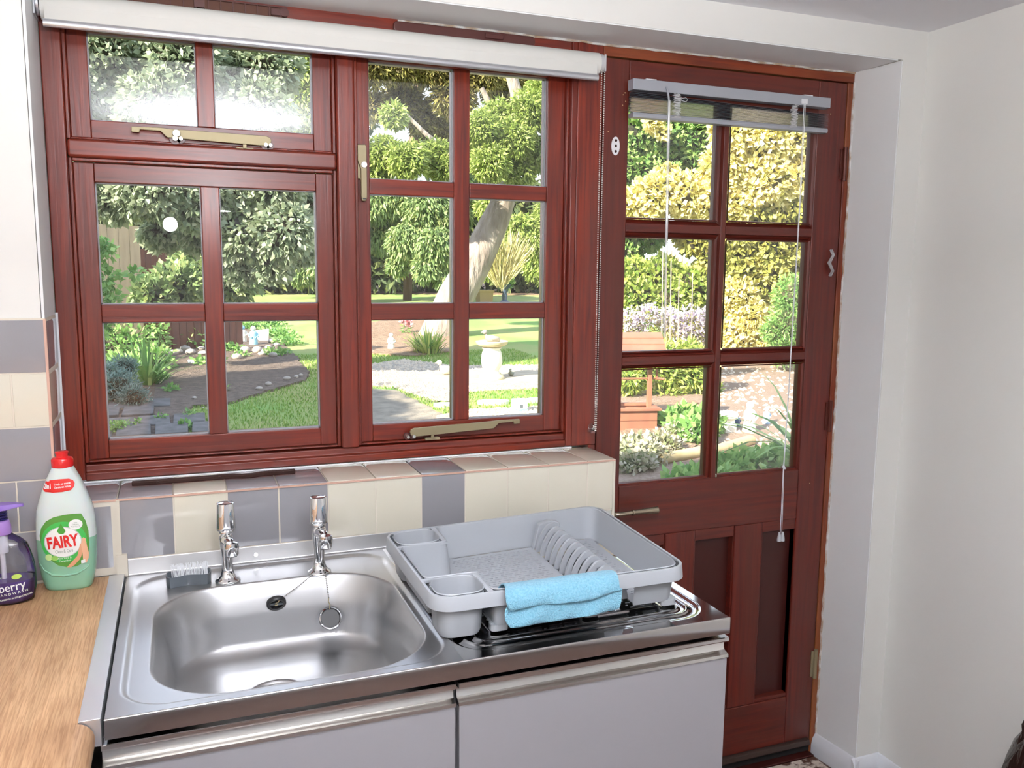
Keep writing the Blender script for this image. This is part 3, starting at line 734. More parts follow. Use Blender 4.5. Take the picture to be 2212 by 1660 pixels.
chain((.373, -.248, .917), (.378, -.270, .902), .0, 'ball_chain'); chain((.362, -.248, .917), (.358, -.262, .902), .0, 'ball_chain')
b = MB(); b.tube([(.286, -.292, .866), (.283, -.295, .862), (.279, -.294, .861), (.277, -.292, .856), (.283, -.293, .857)], .0009, 6); b.build('chain_clip', M['brass'], PC)

# taps
def tap(x, y, name, label):
    T = empty(name, (x, y, SZ - .0045), label=label, cat='tap', group='chrome pillar taps')
    b = MB(); b.lathe([(.0235, 0), (.0240, .0025), (.0225, .005), (.0175, .0075), (.0135, .013), (.0112, .022), (.0102, .035), (.0108, .050), (.0122, .066), (.0135, .078), (.0142, .086), (.0135, .092), (.0108, .0945), (.0105, .097)], n=32)
    b.build('tap_body', M['chrome'], T, smooth=50)
    b = MB(); b.tube([(0, .002, .083), (.002, -.018, .087), (.005, -.034, .087), (.0062, -.041, .084)], [.0125, .0105, .0100, .0095], 16); b.build('spout', M['chrome'], T, smooth=50)
    b = MB(); b.lathe([(.0118, -.015), (.0130, -.013), (.0138, .002), (.0126, .010), (.006, .0125)], (.0065, -.043, .080), 24); b.lathe([(.0108, -.0165), (.0108, -.0148)], (.0065, -.043, .080), 20, m=1)
    b.build('nozzle', [M['chrome'], M['black']], T, smooth=50)
    b = MB(); b.lathe([(.0112, .096), (.0135, .0975), (.0140, .1015), (.0125, .104), (.0125, .106)], n=28); b.build('collar', M['chrome'], T, smooth=40)
    b = MB(); rings = []
    for zz, r0 in ((.104, .0180), (.1055, .0190), (.110, .0190), (.154, .0165), (.1565, .0159), (.1572, .0145), (.1562, .0135), (.1555, .012), (.1548, .004)):
        ring = []
        for i in range(40):
            a = 2 * math.pi * i / 40; fl = .0011 * max(0, math.cos(4 * a)) ** 6 if .105 < zz < .155 else 0
            ring.append(((r0 - fl) * math.cos(a), (r0 - fl) * math.sin(a), zz))
        rings.append(ring)
    b.loft(rings); b.build('tap_head', M['chrome'], T, smooth=35)
    return T
tap(.1955, -.2345, 'pillar_tap', 'chrome pillar tap by the grey brush holder')
tap(.3700, -.2480, 'pillar_tap', 'chrome pillar tap with the plug chain looped round its base')

# brush holder
BH = empty('brush_holder', (.1245, -.2205, SZ - .0045), label='dark grey wavy-fronted brush holder at the corner of the sink', cat='brush holder')
outl = []
for i in range(13):
    t = i / 12; outl.append((-.039 + .078 * t, -.014 - .004 * math.cos(2 * math.pi * t) * 1.2 + .004))
outer = [(a * 1.0, b_ * 1.15 - .001) for a, b_ in [(-.0405, .012), (-.041, -.004), (-.0385, -.0125)] + [(-.034 + .068 * i / 12, -.0165 + .0042 * (1 - math.cos(2 * math.pi * i / 12)) / 2 * 1.6) for i in range(13)] + [(.0385, -.0125), (.041, -.004), (.0405, .012), (.034, .017), (-.034, .017)]]
b = MB(); cx = lambda p, s, z: [(p_[0] * s, p_[1] * s, z) for p_ in p]
b.loft([cx(outer, .985, .0), cx(outer, 1.0, .0205), cx(outer, .955, .0205), cx(outer, .94, .004)]); b.build('holder_body', M['dark_grey'], BH, smooth=40)
b = MB()
for i in range(150):
    x = rnd.uniform(-.030, .036); y = rnd.uniform(.012, .0165); a = rnd.uniform(-.003, .003)
    b.tube([(x, y, .006), (x + a, y + .003, rnd.uniform(.029, .036))], .00035, 3, caps=False)
b.build('bristles', M['bristle'], BH, kind='stuff')

# ================================================================ DISH RACK
rack = empty('dish_rack', (0, 0, 0), label='grey plastic dish drainer on the draining board', cat='dish rack')
Q = [(.487, -.668), (.965, -.672), (.992, -.246), (.489, -.290)]     # rim corners: front left, front right, back right, back left
RZ0, RZ1 = .9005, .9785
def rk(u, v, z):
    """u to the right, v to the back, both 0..1 on the rim, z from the board"""
    a, b_, c, d_ = Q
    x = a[0] * (1 - u) * (1 - v) + b_[0] * u * (1 - v) + c[0] * u * v + d_[0] * (1 - u) * v
    y = a[1] * (1 - u) * (1 - v) + b_[1] * u * (1 - v) + c[1] * u * v + d_[1] * (1 - u) * v
    return (x, y, RZ0 + z)
RW, RD, RH = .49, .40, RZ1 - RZ0
def rp(pts, z): return [rk(x / RW, y / RD, z) for x, y in pts]
def inset(pts, d):
    n = len(pts); out = []
    A = sum(pts[i][0] * pts[(i + 1) % n][1] - pts[(i + 1) % n][0] * pts[i][1] for i in range(n)); sg = 1 if A > 0 else -1
    for i in range(n):
        p0, p1, p2 = Vector(pts[i - 1]), Vector(pts[i]), Vector(pts[(i + 1) % n])
        e1, e2 = (p1 - p0).normalized(), (p2 - p1).normalized()
        n1, n2 = Vector((-e1.y, e1.x)) * sg, Vector((-e2.y, e2.x)) * sg
        b_ = (n1 + n2); b_ = b_ / max(b_.length_squared, .3) * 2 * 1.0
        out.append((p1.x + b_.x * d * .5 * 1.0, p1.y + b_.y * d * .5))
    return out
def roundpoly(pts, r, n=5):
    out = []
    for i in range(len(pts)):
        p0, p1, p2 = Vector(pts[i - 1]), Vector(pts[i]), Vector(pts[(i + 1) % len(pts)])
        rr = r[i] if isinstance(r, list) else r
        a = p1 + (p0 - p1).normalized() * rr; c = p1 + (p2 - p1).normalized() * rr
        for k in range(n + 1):
            t = k / n; out.append(tuple(a.lerp(p1, t).lerp(p1.lerp(c, t), t)))
    return out
RO = rrect(0, RW, 0, RD, .040, 8)
# rim: flat lip with a skirt
b = MB()
b.loft([rp(inset(RO, .004), RH - .024), rp(inset(RO, .0), RH - .024), rp(inset(RO, .004), RH - .002), rp(inset(RO, .006), RH), rp(inset(RO, .0150), RH), rp(inset(RO, .0155), RH - .003), rp(inset(RO, .009), RH - .004), rp(inset(RO, .006), RH - .012)], False, False)
b.loft([rp(inset(RO, .004), RH - .024), rp(inset(RO, .006), RH - .012)], False, False)
b.build('rim', M['rack'], rack, smooth=50)
# main basin, a T in plan with the two cutlery cups in the left corners
CW, CD = .108, .105
Tp = [(.0145, CD + .004), (CW, CD + .004), (CW, .0145), (RW - .0145, .0145), (RW - .0145, RD - .0145), (CW, RD - .0145), (CW, RD - CD - .004), (.0145, RD - CD - .004)]
TO = roundpoly(Tp, [.012, .018, .018, .035, .035, .018, .018, .012])
RU0, RU1 = .315, .388      # plate ridge
_k = max(i for i in range(len(TO)) if TO[i][1] < .0150 and TO[i][0] < .2)
TO = TO[:_k + 1] + [(RU0 + .008, .0145), (RU1 - .006, .0145)] + TO[_k + 1:]
# sides lean in towards the floor
def tbas(k, z): return rp(inset(TO, .018 * k), z)
b = MB(); th = .0025
b.loft([tbas(0, RH - .001), tbas(.25, RH * .75), tbas(.8, .016), tbas(1.0, .0115)], False, False)
b.loft([rp(inset(TO, -th), RH - .003), rp(inset(TO, .0045 - th), RH * .75), rp(inset(TO, .0144 - th), .016), rp(inset(TO, .018 - th), .010)], False, False)
# the front wall is open under the plate ridge
nT = len(TO); b.f = [f for f in b.f if not (f[0] % nT == _k + 1 and (f[0] // nT) in (0 + 1, 2, 5, 6, 7))]
b.build('basin_wall', M['rack'], rack, smooth=45)
# lip round the basin and the cups
def lipring(pts, name='inner_lip', w=.0045):
    b = MB(); b.loft([rp(inset(pts, -w), RH - .001), rp(inset(pts, -w * .5), RH + .0008), rp(inset(pts, .0), RH - .001), rp(inset(pts, .0), RH - .006), rp(inset(pts, -w), RH - .006)], False, False); return b.build(name, M['rack'], rack, smooth=60)
lipring(TO)
cups = []
for v0, v1 in ((.0145, CD - .006), (RD - CD + .006, RD - .0145)):
    cp = rrect(.0145, CW - .010, v0, v1, .028, 6)
    cups.append((cp, v0, v1))
    lipring(cp)
    b = MB()
    b.loft([rp(cp, RH - .001), rp(inset(cp, .004), RH * .6), rp(inset(cp, .010), .010), rp(inset(cp, .016), .004)], False, True)
    b.loft([rp(inset(cp, -.003), RH - .004), rp(inset(cp, .001), RH * .6), rp(inset(cp, .007), .008), rp(inset(cp, .013), .001)], False, True)
    b.build('cutlery_cup', M['rack'], rack, smooth=45)
# deck strips between cups, basin and rim
b = MB()
for v0, v1, w0_, w1_ in ((.008, CD + .004, CD - .006, CD + .004), (RD - CD - .004, RD - .008, RD - CD - .004, RD - CD + .006)):
    b = MB(); b.hexa(rp([(CW - .010, v0), (CW, v0), (CW, v1), (CW - .010, v1)], RH - .006), rp([(CW - .010, v0), (CW, v0), (CW, v1), (CW - .010, v1)], RH - .0012))
    b.hexa(rp([(.008, w0_), (CW - .01, w0_), (CW - .01, w1_), (.008, w1_)], RH - .006), rp([(.008, w0_), (CW - .01, w0_), (CW - .01, w1_), (.008, w1_)], RH - .0012))
    b.build('cup_surround', M['rack'], rack)
# perforated floor: two fields of slots either side of the plate ridge
def perf(u0, u1, v0, v1, z, rot=False):
    du, dv = .0050, .0034
    nu, nv = int((u1 - u0) / du), int((v1 - v0) / dv)
    b = MB(); V_ = []; F_ = []
    for j in range(nv + 1):
        for i in range(nu + 1): V_.append(rk((u0 + (u1 - u0) * i / nu) / RW, (v0 + (v1 - v0) * j / nv) / RD, z))
    inside = lambda x, y: not (x < CW + .004 and (y < CD + .012 or y > RD - CD - .012))
    for j in range(nv):
        for i in range(nu):
            x, y = u0 + (u1 - u0) * (i + .5) / nu, v0 + (v1 - v0) * (j + .5) / nv
            if not inside(x, y): continue
            hole = False
            if j % 3 == 1 and 2 < j < nv - 3 and 2 < i < nu - 3:
                r_ = (j // 3) % 2; ph = (i + r_ * 3) % 6 if not rot else (i + r_ * 2) % 4
                hole = ph in (0, 1, 2, 4) if not rot else ph in (0, 1)
                if not inside(x - .02, y - .015) or not inside(x - .02, y + .015): hole = False
            if not hole:
                a = j * (nu + 1) + i; F_.append((a, a + 1, a + nu + 2, a + nu + 1))
    b.add(V_, F_); o = b.build('perforated_floor', M['rack'], rack)
    s_ = o.modifiers.new('thick', 'SOLIDIFY'); s_.thickness = .0018; s_.offset = -1
    return o
RU0, RU1 = .315, .388      # plate ridge
perf(.031, RU0 + .002, .031, RD - .031, .0125)
perf(RU1 - .002, RW - .031, .031, RD - .031, .0125, True)
# plate ridge ribs
nr = 11
for k in range(nr):
    v = .075 + (RD - .135) * k / (nr - 1)
    b = MB(); prof = []
    for i in range(17):
        a = math.pi * i / 16; prof.append((math.cos(a), math.sin(a)))
    def arch(sw, hh, vv):
        pts = []
        for c_, s_ in prof:
            u = (RU0 + RU1) / 2 - c_ * sw * (1 - .35 * s_) ; z = .012 + hh * (s_ ** .75)
            pts.append((u, vv, z))
        return pts
    for hw in (.0034,):
        o0, o1 = arch(.037, .0585, v - hw), arch(.037, .0585, v + hw); i0, i1 = arch(.0265, .0475, v - hw), arch(.0265, .0475, v + hw)
        n = len(o0); rings = []
        for i in range(n):
            rings.append([rk(p[0] / RW, p[1] / RD, p[2]) for p in (o0[i], o1[i], i1[i], i0[i])])
        b.loft(rings)
    b.build('plate_rib', M['rack'], rack, smooth=60)
for v, hh in ((.052, .045), (RD - .042, .055)):
    b = MB()
    # sloping end cheeks of the ridge
    pts = [(RU0, 0.012), (RU0 + .012, .012 + hh * .95), (RU0 + .03, .012 + hh * 1.05), (RU1 - .03, .012 + hh * 1.05), (RU1 - .012, .012 + hh * .95), (RU1, .012)]
    b.loft([[rk(u / RW, (v - .004) / RD, z) for u, z in pts], [rk(u / RW, (v + .012) / RD, z) for u, z in pts]]); b.build('ridge_end', M['rack'], rack, bevel=.002)
# feet
for u, v in ((.125, .035), (.46, .035), (.46, RD - .035), (.125, RD - .035), (.30, .035)):
    b = MB(); pts = rrect(u - .016, u + .016, v - .012, v + .012, .008, 4); b.loft([rp(pts, 0), rp(pts, .011)]); b.build('foot', M['rack'], rack, smooth=40)

# towel folded over the front rim
Tn = MB(); tx0, tx1 = .605, .812
prof = [(-.625, .957), (-.634, .975), (-.648, .9845), (-.668, .9885), (-.682, .986), (-.690, .977), (-.6925, .966), (-.694, .957), (-.6925, .9535), (-.688, .956), (-.6865, .964), (-.686, .958), (-.688, .947), (-.690, .936), (-.6905, .929), (-.689, .9245), (-.685, .9260), (-.684, .934), (-.6835, .946)]
rings = []
nn = 26
for i in range(nn + 1):
    f = i / nn; x = tx0 + (tx1 - tx0) * f
    ring = []
    for k, (y, z) in enumerate(prof):
        s_ = k / (len(prof) - 1)
        wv = .0018 * math.sin(f * 9 + k * .7) + .0012 * math.sin(f * 21 + k)
        z2 = z; y2 = y + wv * (.4 + s_)
        if 7 <= k <= 9: z2 += .007 * f ** 2 + .0025 * math.sin(f * 7)
        if k >= 11: z2 += .004 * f - .003 * math.sin(f * math.pi)
        xx = x + (.006 * math.sin(k * .9) if f < .02 else 0) + (.004 * math.cos(k * .6) if f > .98 else 0)
        ring.append((xx, y2 - .0025, z2))
    rings.append(ring)
Tn.loft(rings, False, False, close=False)
M['towel'] = mat('blue_microfibre', (.20, .49, .66), .95, sheen=.25, bump=((420, 420, 420), 1.0, .004), vary=((300, 300, 300), .12, (.27, .57, .73)))
tw = Tn.build('towel_cloth', M['towel'], None, smooth=180, label='light blue microfibre cloth folded over the front of the dish rack', cat='cloth')
s_ = tw.modifiers.new('thick', 'SOLIDIFY'); s_.thickness = .0028; s_.offset = 0
sb = tw.modifiers.new('sub', 'SUBSURF'); sb.levels = 1; sb.render_levels = 2

# ================================================================ CABINETS
def cabinet(x0, x1, label):
    c = empty('base_cabinet', ((x0 + x1) / 2, -.44, 0), label=label, cat='cabinet', group='grey base cabinets under the sink')
    o = Vector(c.location)
    def bb(mb): mb.v = [(a - o.x, q - o.y, r) for a, q, r in mb.v]; return mb
    carc = MB(); tks = .016
    carc.box(x0 + .001, x0 + tks, -.705, YW - .012, .1, .862); carc.box(x1 - tks, x1 - .001, -.705, YW - .012, .1, .862)
    carc.box(x0 + tks, x1 - tks, YW - .02, YW - .012, .1, .862); carc.box(x0 + tks, x1 - tks, -.705, YW - .02, .1, .116); carc.box(x0 + .01, x1 - .01, -.66, -.645, .0552, .1)
    bb(carc).build('carcass', M['cab'], c)
    dr = MB(); dr.box(x0 + .0025, x1 - .0025, -.7245, -.706, .11, .8225); d_ = bb(dr).build('cabinet_door', M['cab'], c, bevel=.001)
    h = MB(); a, e = x0 + .0015, x1 - .0015
    yb = -.706
    p = [(yb, .8225), (yb - .0195, .8225), (yb - .021, .8245), (yb - .0205, .830), (yb - .008, .8335), (yb - .006, .838), (yb - .006, .8515), (yb - .0195, .853), (yb - .0205, .855), (yb - .0205, .8605), (yb - .019, .8615), (yb, .8615)]
    h.loft([[(x, y, z) for y, z in p] for x in (a, e)]); bb(h).build('door_rail', M['alu'], d_, smooth=25, label='polished aluminium pull rail')
    return c
cabinet(.0035, .5075, 'grey base cabinet with metal pull rail under the bowl, beside the oak worktop')
cabinet(.5095, 1.0135, 'grey base cabinet with metal pull rail under the drainer, nearest the door')
# worktop
WT = empty('worktop', (0, 0, 0), label='oak-effect laminate worktop with a rounded front edge', cat='worktop')
b = MB(); zt = .905
b.box(ROOM_L + .001, -.0195, -.7395, YW - .0065, zt - .038, zt)
b.build('worktop_back', M['oak'], WT)
b = MB(); rp_ = [(ROOM_L + .001, zt), (-.024, zt)] + [(-.024 + .024 * math.sin(a), zt - .024 + .024 * math.cos(a)) for a in [math.pi / 2 * i / 8 for i in range(1, 9)]] + [(0, zt - .03), (-.008, zt - .038), (ROOM_L + .001, zt - .038)]
b.loft([[(x, y, z) for x, z in rp_] for y in (-.7395, ROOM_B + .001)]); b.build('worktop_surface', M['oak'], WT, smooth=40)
b = MB(); b.box(-.0195, .0075, -.737, YW - .0065, zt - .038, zt + .0012)
b.build('joint_strip', mat('satin_aluminium', (.78, .80, .84), .33, .85), WT, bevel=.0006, label='bare aluminium joint strip')
uc = empty('base_cabinet', (-.35, -1.9, 0), label='grey base cabinet carcass below the oak worktop', cat='cabinet')
b = MB(); b.box(ROOM_L + .002 + .35, -.03 + .35, ROOM_B + .01 + 1.9, -.745 + 1.9, .1, .866); b.build('carcass', M['cab'], uc)
b = MB()
b.box(-.03 + .35, -.012 + .35, -1.2 + 1.9, -.747 + 1.9, .11, .862); b.build('cabinet_door', M['cab'], uc)

# ================================================================ BOTTLES
def interp(tab, z):
    for (z0, v0), (z1, v1) in zip(tab, tab[1:]):
        if z <= z1: t = (z - z0) / (z1 - z0); t = t * t * (3 - 2 * t) * .3 + t * .7; return v0 + (v1 - v0) * t
    return tab[-1][1]
def text_mesh(body, size, font_bold=0.0, shear=0):
    cu = bpy.data.curves.new('txt', 'FONT'); cu.body = body; cu.size = size; cu.align_x = 'CENTER'; cu.align_y = 'CENTER'; cu.offset = font_bold; cu.shear = shear; cu.resolution_u = 3
    ob = bpy.data.objects.new('txt', cu); COL.objects.link(ob)
    dg = bpy.context.evaluated_depsgraph_get(); dg.update(); me = bpy.data.meshes.new_from_object(ob.evaluated_get(dg))
    vs = [tuple(v.co) for v in me.vertices]; fs = [tuple(p.vertices) for p in me.polygons]
    bpy.data.objects.remove(ob, do_unlink=True); bpy.data.meshes.remove(me)
    return vs, fs
def decal(parent, name, vs2, fs, surf, off, m, rot=0, c=(0, 0), sx=1, label=None):
    ca, sa = math.cos(rot), math.sin(rot)
    V_ = []
    for v in vs2:
        x, y = v[0] * sx, v[1]; X_, Z_ = c[0] + x * ca - y * sa, c[1] + x * sa + y * ca
        V_.append(surf(X_, Z_, off))
    o = MB().add(V_, fs).build(name, m, parent)
    if label: o['label'] = label
    return o
def disc(cx_, cz_, rx, rz, n=40, rings=4):
    vs = [(cx_, cz_)]; fs = []
    for k in range(1, rings + 1):
        for i in range(n): a = 2 * math.pi * i / n; vs.append((cx_ + rx * k / rings * math.cos(a), cz_ + rz * k / rings * math.sin(a)))
    for i in range(n): fs.append((0, 1 + i, 1 + (i + 1) % n))
    for k in range(rings - 1):
        for i in range(n): a, b_ = 1 + k * n + i, 1 + k * n + (i + 1) % n; fs.append((a, a + n, b_ + n, b_))
    return vs, fs
def polyfill(pts, rings=4):
    cx_ = sum(p[0] for p in pts) / len(pts); cz_ = sum(p[1] for p in pts) / len(pts); n = len(pts)
    vs = [(cx_, cz_)]; fs = []
    for k in range(1, rings + 1):
        for p in pts: vs.append((cx_ + (p[0] - cx_) * k / rings, cz_ + (p[1] - cz_) * k / rings))
    for i in range(n): fs.append((0, 1 + i, 1 + (i + 1) % n))
    for k in range(rings - 1):
        for i in range(n): a, b_ = 1 + k * n + i, 1 + k * n + (i + 1) % n; fs.append((a, a + n, b_ + n, b_))
    return vs, fs
def flat(name, col, rough=.4): return mat(name, col, rough, coat=.2)

FB = empty('washing_up_bottle', (-.0845, -.190, .905), math.radians(-6), label='clear green washing-up liquid bottle with a red cap on the worktop', cat='bottle')
wt_ = [(0, .0375), (.005, .041), (.03, .0465), (.06, .0500), (.10, .0508), (.135, .0497), (.153, .0475), (.171, .0420), (.189, .0362), (.2075, .0290), (.226, .0200), (.232, .0168)]
dt_ = [(0, .020), (.005, .023), (.03, .0265), (.10, .028), (.153, .026), (.189, .022), (.2075, .019), (.226, .0165), (.232, .0160)]
def bsurf(x, z, off):
    W_, D_ = interp(wt_, z), interp(dt_, z); q = min(.999, abs(x) / W_); return (x, -(D_ * (1 - q ** 2.6) ** (1 / 2.6) + off), z)
def supring(W_, D_, z, n=48, e=2.6):
    out = []
    for i in range(n):
        a = 2 * math.pi * i / n; c, s = math.cos(a), math.sin(a)
        out.append((W_ * math.copysign(abs(c) ** (2 / e), c), D_ * math.copysign(abs(s) ** (2 / e), s), z))
    return out
zs_ = [0, .002, .005, .012, .02, .03, .045, .06, .075, .09, .098, .105, .12, .135, .145, .153, .162, .171, .18, .189, .198, .2075, .217, .226, .232]
M['pl_clear'] = mat('cloudy_clear_plastic', (.66, .74, .72), .16, coat=.6, sub=.3)
M['pl_green'] = mat('green_washing_liquid', (.26, .52, .36), .14, coat=.6, sub=.3)
b = MB(); rs = [supring(interp(wt_, z), interp(dt_, z), z) for z in zs_]
b.loft(rs[:11], True, False, m=1); b.loft(rs[10:], False, True, m=0)
bo = b.build('bottle_body', [M['pl_clear'], M['pl_green']], FB, smooth=60)
b = MB(); b.lathe([(.0165, .230), (.0185, .231), (.0188, .244), (.0165, .2475), (.0105, .249), (.0100, .253), (.0112, .256), (.0112, .2585), (.009, .2595)], n=28); b.build('cap', mat('red_cap', (.75, .01, .012), .25, coat=.4), FB, smooth=35)
K = .000184
def L(px, py): return ((px - 700) * K, (1440 - py) * .000182)
def decpoly(name, pts, off, m, **k):
    vs, fs = polyfill([L(*p) for p in pts], 9); return decal(FB, name, vs, fs, bsurf, off, m, **k)
def decdisc(name, cx_, cy_, rx, ry, off, m):
    c = L(cx_, cy_); vs, fs = disc(c[0], c[1], rx * K, ry * .000182); return decal(FB, name, vs, fs, bsurf, off, m)
lg, lb, lw = flat('label_dark_green', (.10, .32, .05)), flat('label_green', (.06, .50, .09)), flat('label_white', (.85, .86, .84))
out_ = [(870, 640), (905, 720), (925, 830), (925, 960), (915, 1080), (880, 1150), (800, 1185), (720, 1185), (640, 1160), (570, 1100), (520, 1020), (490, 930), (480, 850), (500, 770), (550, 700), (620, 660), (720, 640), (800, 635)]
decpoly('front_label', out_, .0006, lg)
decdisc('label_ring', 702, 920, 208, 212, .0010, lb)
decdisc('label_oval', 695, 918, 172, 160, .0014, flat('label_silver', (.55, .60, .58)))
decdisc('label_oval', 695, 918, 164, 152, .0018, lw)
decdisc('label_badge', 818, 745, 62, 52, .0020, lw)
decpoly('label_drop', [(685, 725), (715, 775), (728, 805), (712, 828), (690, 834), (665, 825), (650, 800), (665, 768)], .0024, flat('label_drop_green', (.06, .33, .04)))
decdisc('label_slice', 560, 1070, 34, 34, .0022, flat('cucumber_pale', (.55, .75, .30))); decdisc('label_slice', 615, 1080, 32, 26, .0024, flat('cucumber_green', (.30, .62, .12)))
skin = flat('printed_skin', (.72, .36, .20))
decpoly('label_hand', [(720, 1182), (790, 1130), (830, 1070), (840, 1000), (850, 950), (868, 940), (872, 990), (862, 1060), (840, 1110), (790, 1165), (755, 1186)], .0026, skin)
decpoly('label_hand', [(868, 1130), (866, 1040), (858, 960), (866, 900), (880, 885), (900, 900), (908, 980), (920, 1060), (915, 1110), (895, 1160)], .0028, flat('printed_skin_light', (.80, .44, .27)))
vs, fs = text_mesh('FAIRY', .0305, .0011); decal(FB, 'brand_text', vs, fs, bsurf, .0032, flat('label_red', (.72, .02, .02)), rot=math.radians(5), c=L(693, 918), sx=.66)
vs, fs = text_mesh('Clean & Care', .0088); decal(FB, 'label_text', vs, fs, bsurf, .0030, flat('label_grey_green', (.25, .33, .28)), rot=math.radians(3), c=L(705, 1012), sx=.62)
vs, fs = text_mesh('Aloe Vera &\nCucumber', .0052); decal(FB, 'label_text', vs, fs, bsurf, .0026, lw, rot=math.radians(3), c=L(705, 1098), sx=.9)
vs, fs = text_mesh('new\nDERMA\nPROTECT', .0040); decal(FB, 'label_text', vs, fs, bsurf, .0026, flat('label_grey_green2', (.25, .33, .28)), rot=math.radians(-4), c=L(818, 745), sx=.85)
decpoly('label_box', [(850, 1122), (886, 1118), (886, 1155), (850, 1158)], .0030, lw)
PS = lambda q: [(672 + (a - 672) * .86, b_) for a, b_ in q]
pill = [(520, 300), (600, 288), (700, 280), (790, 280), (830, 300), (846, 330), (838, 365), (810, 395), (720, 408), (620, 412), (530, 405), (504, 385), (504, 345)]
decpoly('neck_label', PS(pill), .0009, flat('neck_label_red', (.78, .02, .015)))
vs, fs = text_mesh('2in1', .0128, .0004); decal(FB, 'label_text', vs, fs, bsurf, .0019, lw, rot=math.radians(3), c=L(578, 350), sx=.62)
vs, fs = text_mesh('Tough on grease\nGentle on hands', .0056, .0001); decal(FB, 'label_text', vs, fs, bsurf, .0019, lw, rot=math.radians(5), c=L(712, 342), sx=.73)
b = MB()
cv = [bsurf(L(x, 0)[0], L(0, y)[1], .0004) for x, y in ((455, 1130), (500, 1210), (580, 1262), (690, 1275), (800, 1262), (880, 1222), (925, 1175))]
b.tube(cv, [.0004, .0014, .0022, .0024, .0022, .0014, .0004], 8); b.build('moulded_ridge', M['pl_green'], FB, smooth=60)

# hand soap
SB = empty('soap_pump_bottle', (-.1830, -.2300, .905), math.radians(-6), label='clear pump bottle of purple hand wash, cut by the frame', cat='bottle')
K2 = .000184
sw = [(0, .043), (.004, .047), (.03, .0515), (.055, .0510), (.075, .0485), (.092, .0440), (.105, .0400), (.115, .0300), (.122, .0190), (.126, .0135)]
sd = [(0, .026), (.004, .029), (.03, .031), (.075, .029), (.105, .022), (.122, .014), (.126, .0125)]
def ssurf(x, z, off):
    W_, D_ = interp(sw, z), interp(sd, z); q = min(.999, abs(x) / W_); return (x, -(D_ * (1 - q ** 2.2) ** (1 / 2.2) + off), z)
zs2 = [0, .002, .004, .012, .02, .03, .042, .055, .065, .075, .084, .092, .099, .105, .110, .115, .119, .122, .126]
b = MB(); b.loft([supring(interp(sw, z), interp(sd, z), z, e=2.2) for z in zs2]); b.build('bottle_body', glassy('clear_bottle', (.90, .90, .92)), SB, smooth=60)
b = MB(); b.loft([supring(interp(sw, z) - .002, interp(sd, z) - .002, z + .001, e=2.2) for z in (0.001, .004, .012, .02, .028, .036, .041)]); b.build('soap_liquid', mat('purple_soap', (.10, .045, .30), .12, coat=.5), SB, smooth=50)
b = MB(); b.tube([(0, 0, .128), (0, 0, .02)], .0042, 12); b.lathe([(.010, .090), (.010, .126)], n=16); b.build('dip_tube', mat('pump_tube', (.72, .70, .78), .3), SB, smooth=40)
b = MB(); b.lathe([(.0155, .124), (.0165, .126), (.0160, .140), (.0135, .148), (.010, .150)], n=28); b.build('collar', mat('lilac_collar', (.38, .22, .60), .3), SB, smooth=35)
b = MB()
pf = [(.0085, .149)]
for i in range(4): pf += [(.0118, .1505 + i * .0048), (.0118, .1525 + i * .0048), (.0085, .1535 + i * .0048)]
b.lathe(pf, n=20); b.build('pump_spring', mat('navy_ring', (.015, .012, .09), .3), SB, smooth=35)
b = MB(); rings = []
for x, hw, z0, z1 in ((-.022, .004, .172, .174), (-.018, .012, .170, .176), (-.004, .016, .168, .1785), (.012, .014, .169, .179), (.026, .008, .1715, .1785), (.036, .005, .1730, .1775), (.0385, .004, .1720, .1770)):
    rings.append([(x, -hw, z0), (x, hw, z0), (x, hw * .8, z1), (x, -hw * .8, z1)])
b.loft(rings); b.build('pump_head', mat('purple_pump', (.24, .13, .50), .3), SB, bevel=.002)
wh = flat('print_white', (.85, .83, .92))
vs, fs = text_mesh('wyberry', .0215, .0002); decal(SB, 'label_text', vs, fs, ssurf, .0016, wh, rot=math.radians(6), c=(.0085, .0335), sx=.86)
vs, fs = text_mesh('H A N D W A S H', .0064, .0001); decal(SB, 'label_text', vs, fs, ssurf, .0016, wh, rot=math.radians(6), c=(.0185, .0225), sx=.95)
vs, fs = text_mesh('MOISTURISING / ANTI-BACTERIAL', .0042, .0001); decal(SB, 'label_text', vs, fs, ssurf, .0016, wh, rot=math.radians(6), c=(.0185, .0135), sx=.9)
vs, fs = text_mesh('S P L A S H', .0050, .0001); decal(SB, 'label_text', vs, fs, ssurf, .0016, wh, rot=math.radians(4), c=(-.006, .052), sx=.9)
vs, fs = disc(-.016, .034, .011, .011); decal(SB, 'label_flower', vs, fs, ssurf, .0010, flat('pink_print', (.72, .30, .62)))
vs, fs = disc(.027, .0525, .0075, .0045); decal(SB, 'label_badge', vs, fs, ssurf, .0014, flat('lime_print', (.45, .62, .12)))
vs, fs = polyfill([(-.030, .060), (-.012, .060), (-.012, .082), (-.030, .082)]); decal(SB, 'label_panel', vs, fs, ssurf, .0010, flat('grey_print', (.55, .58, .66)))

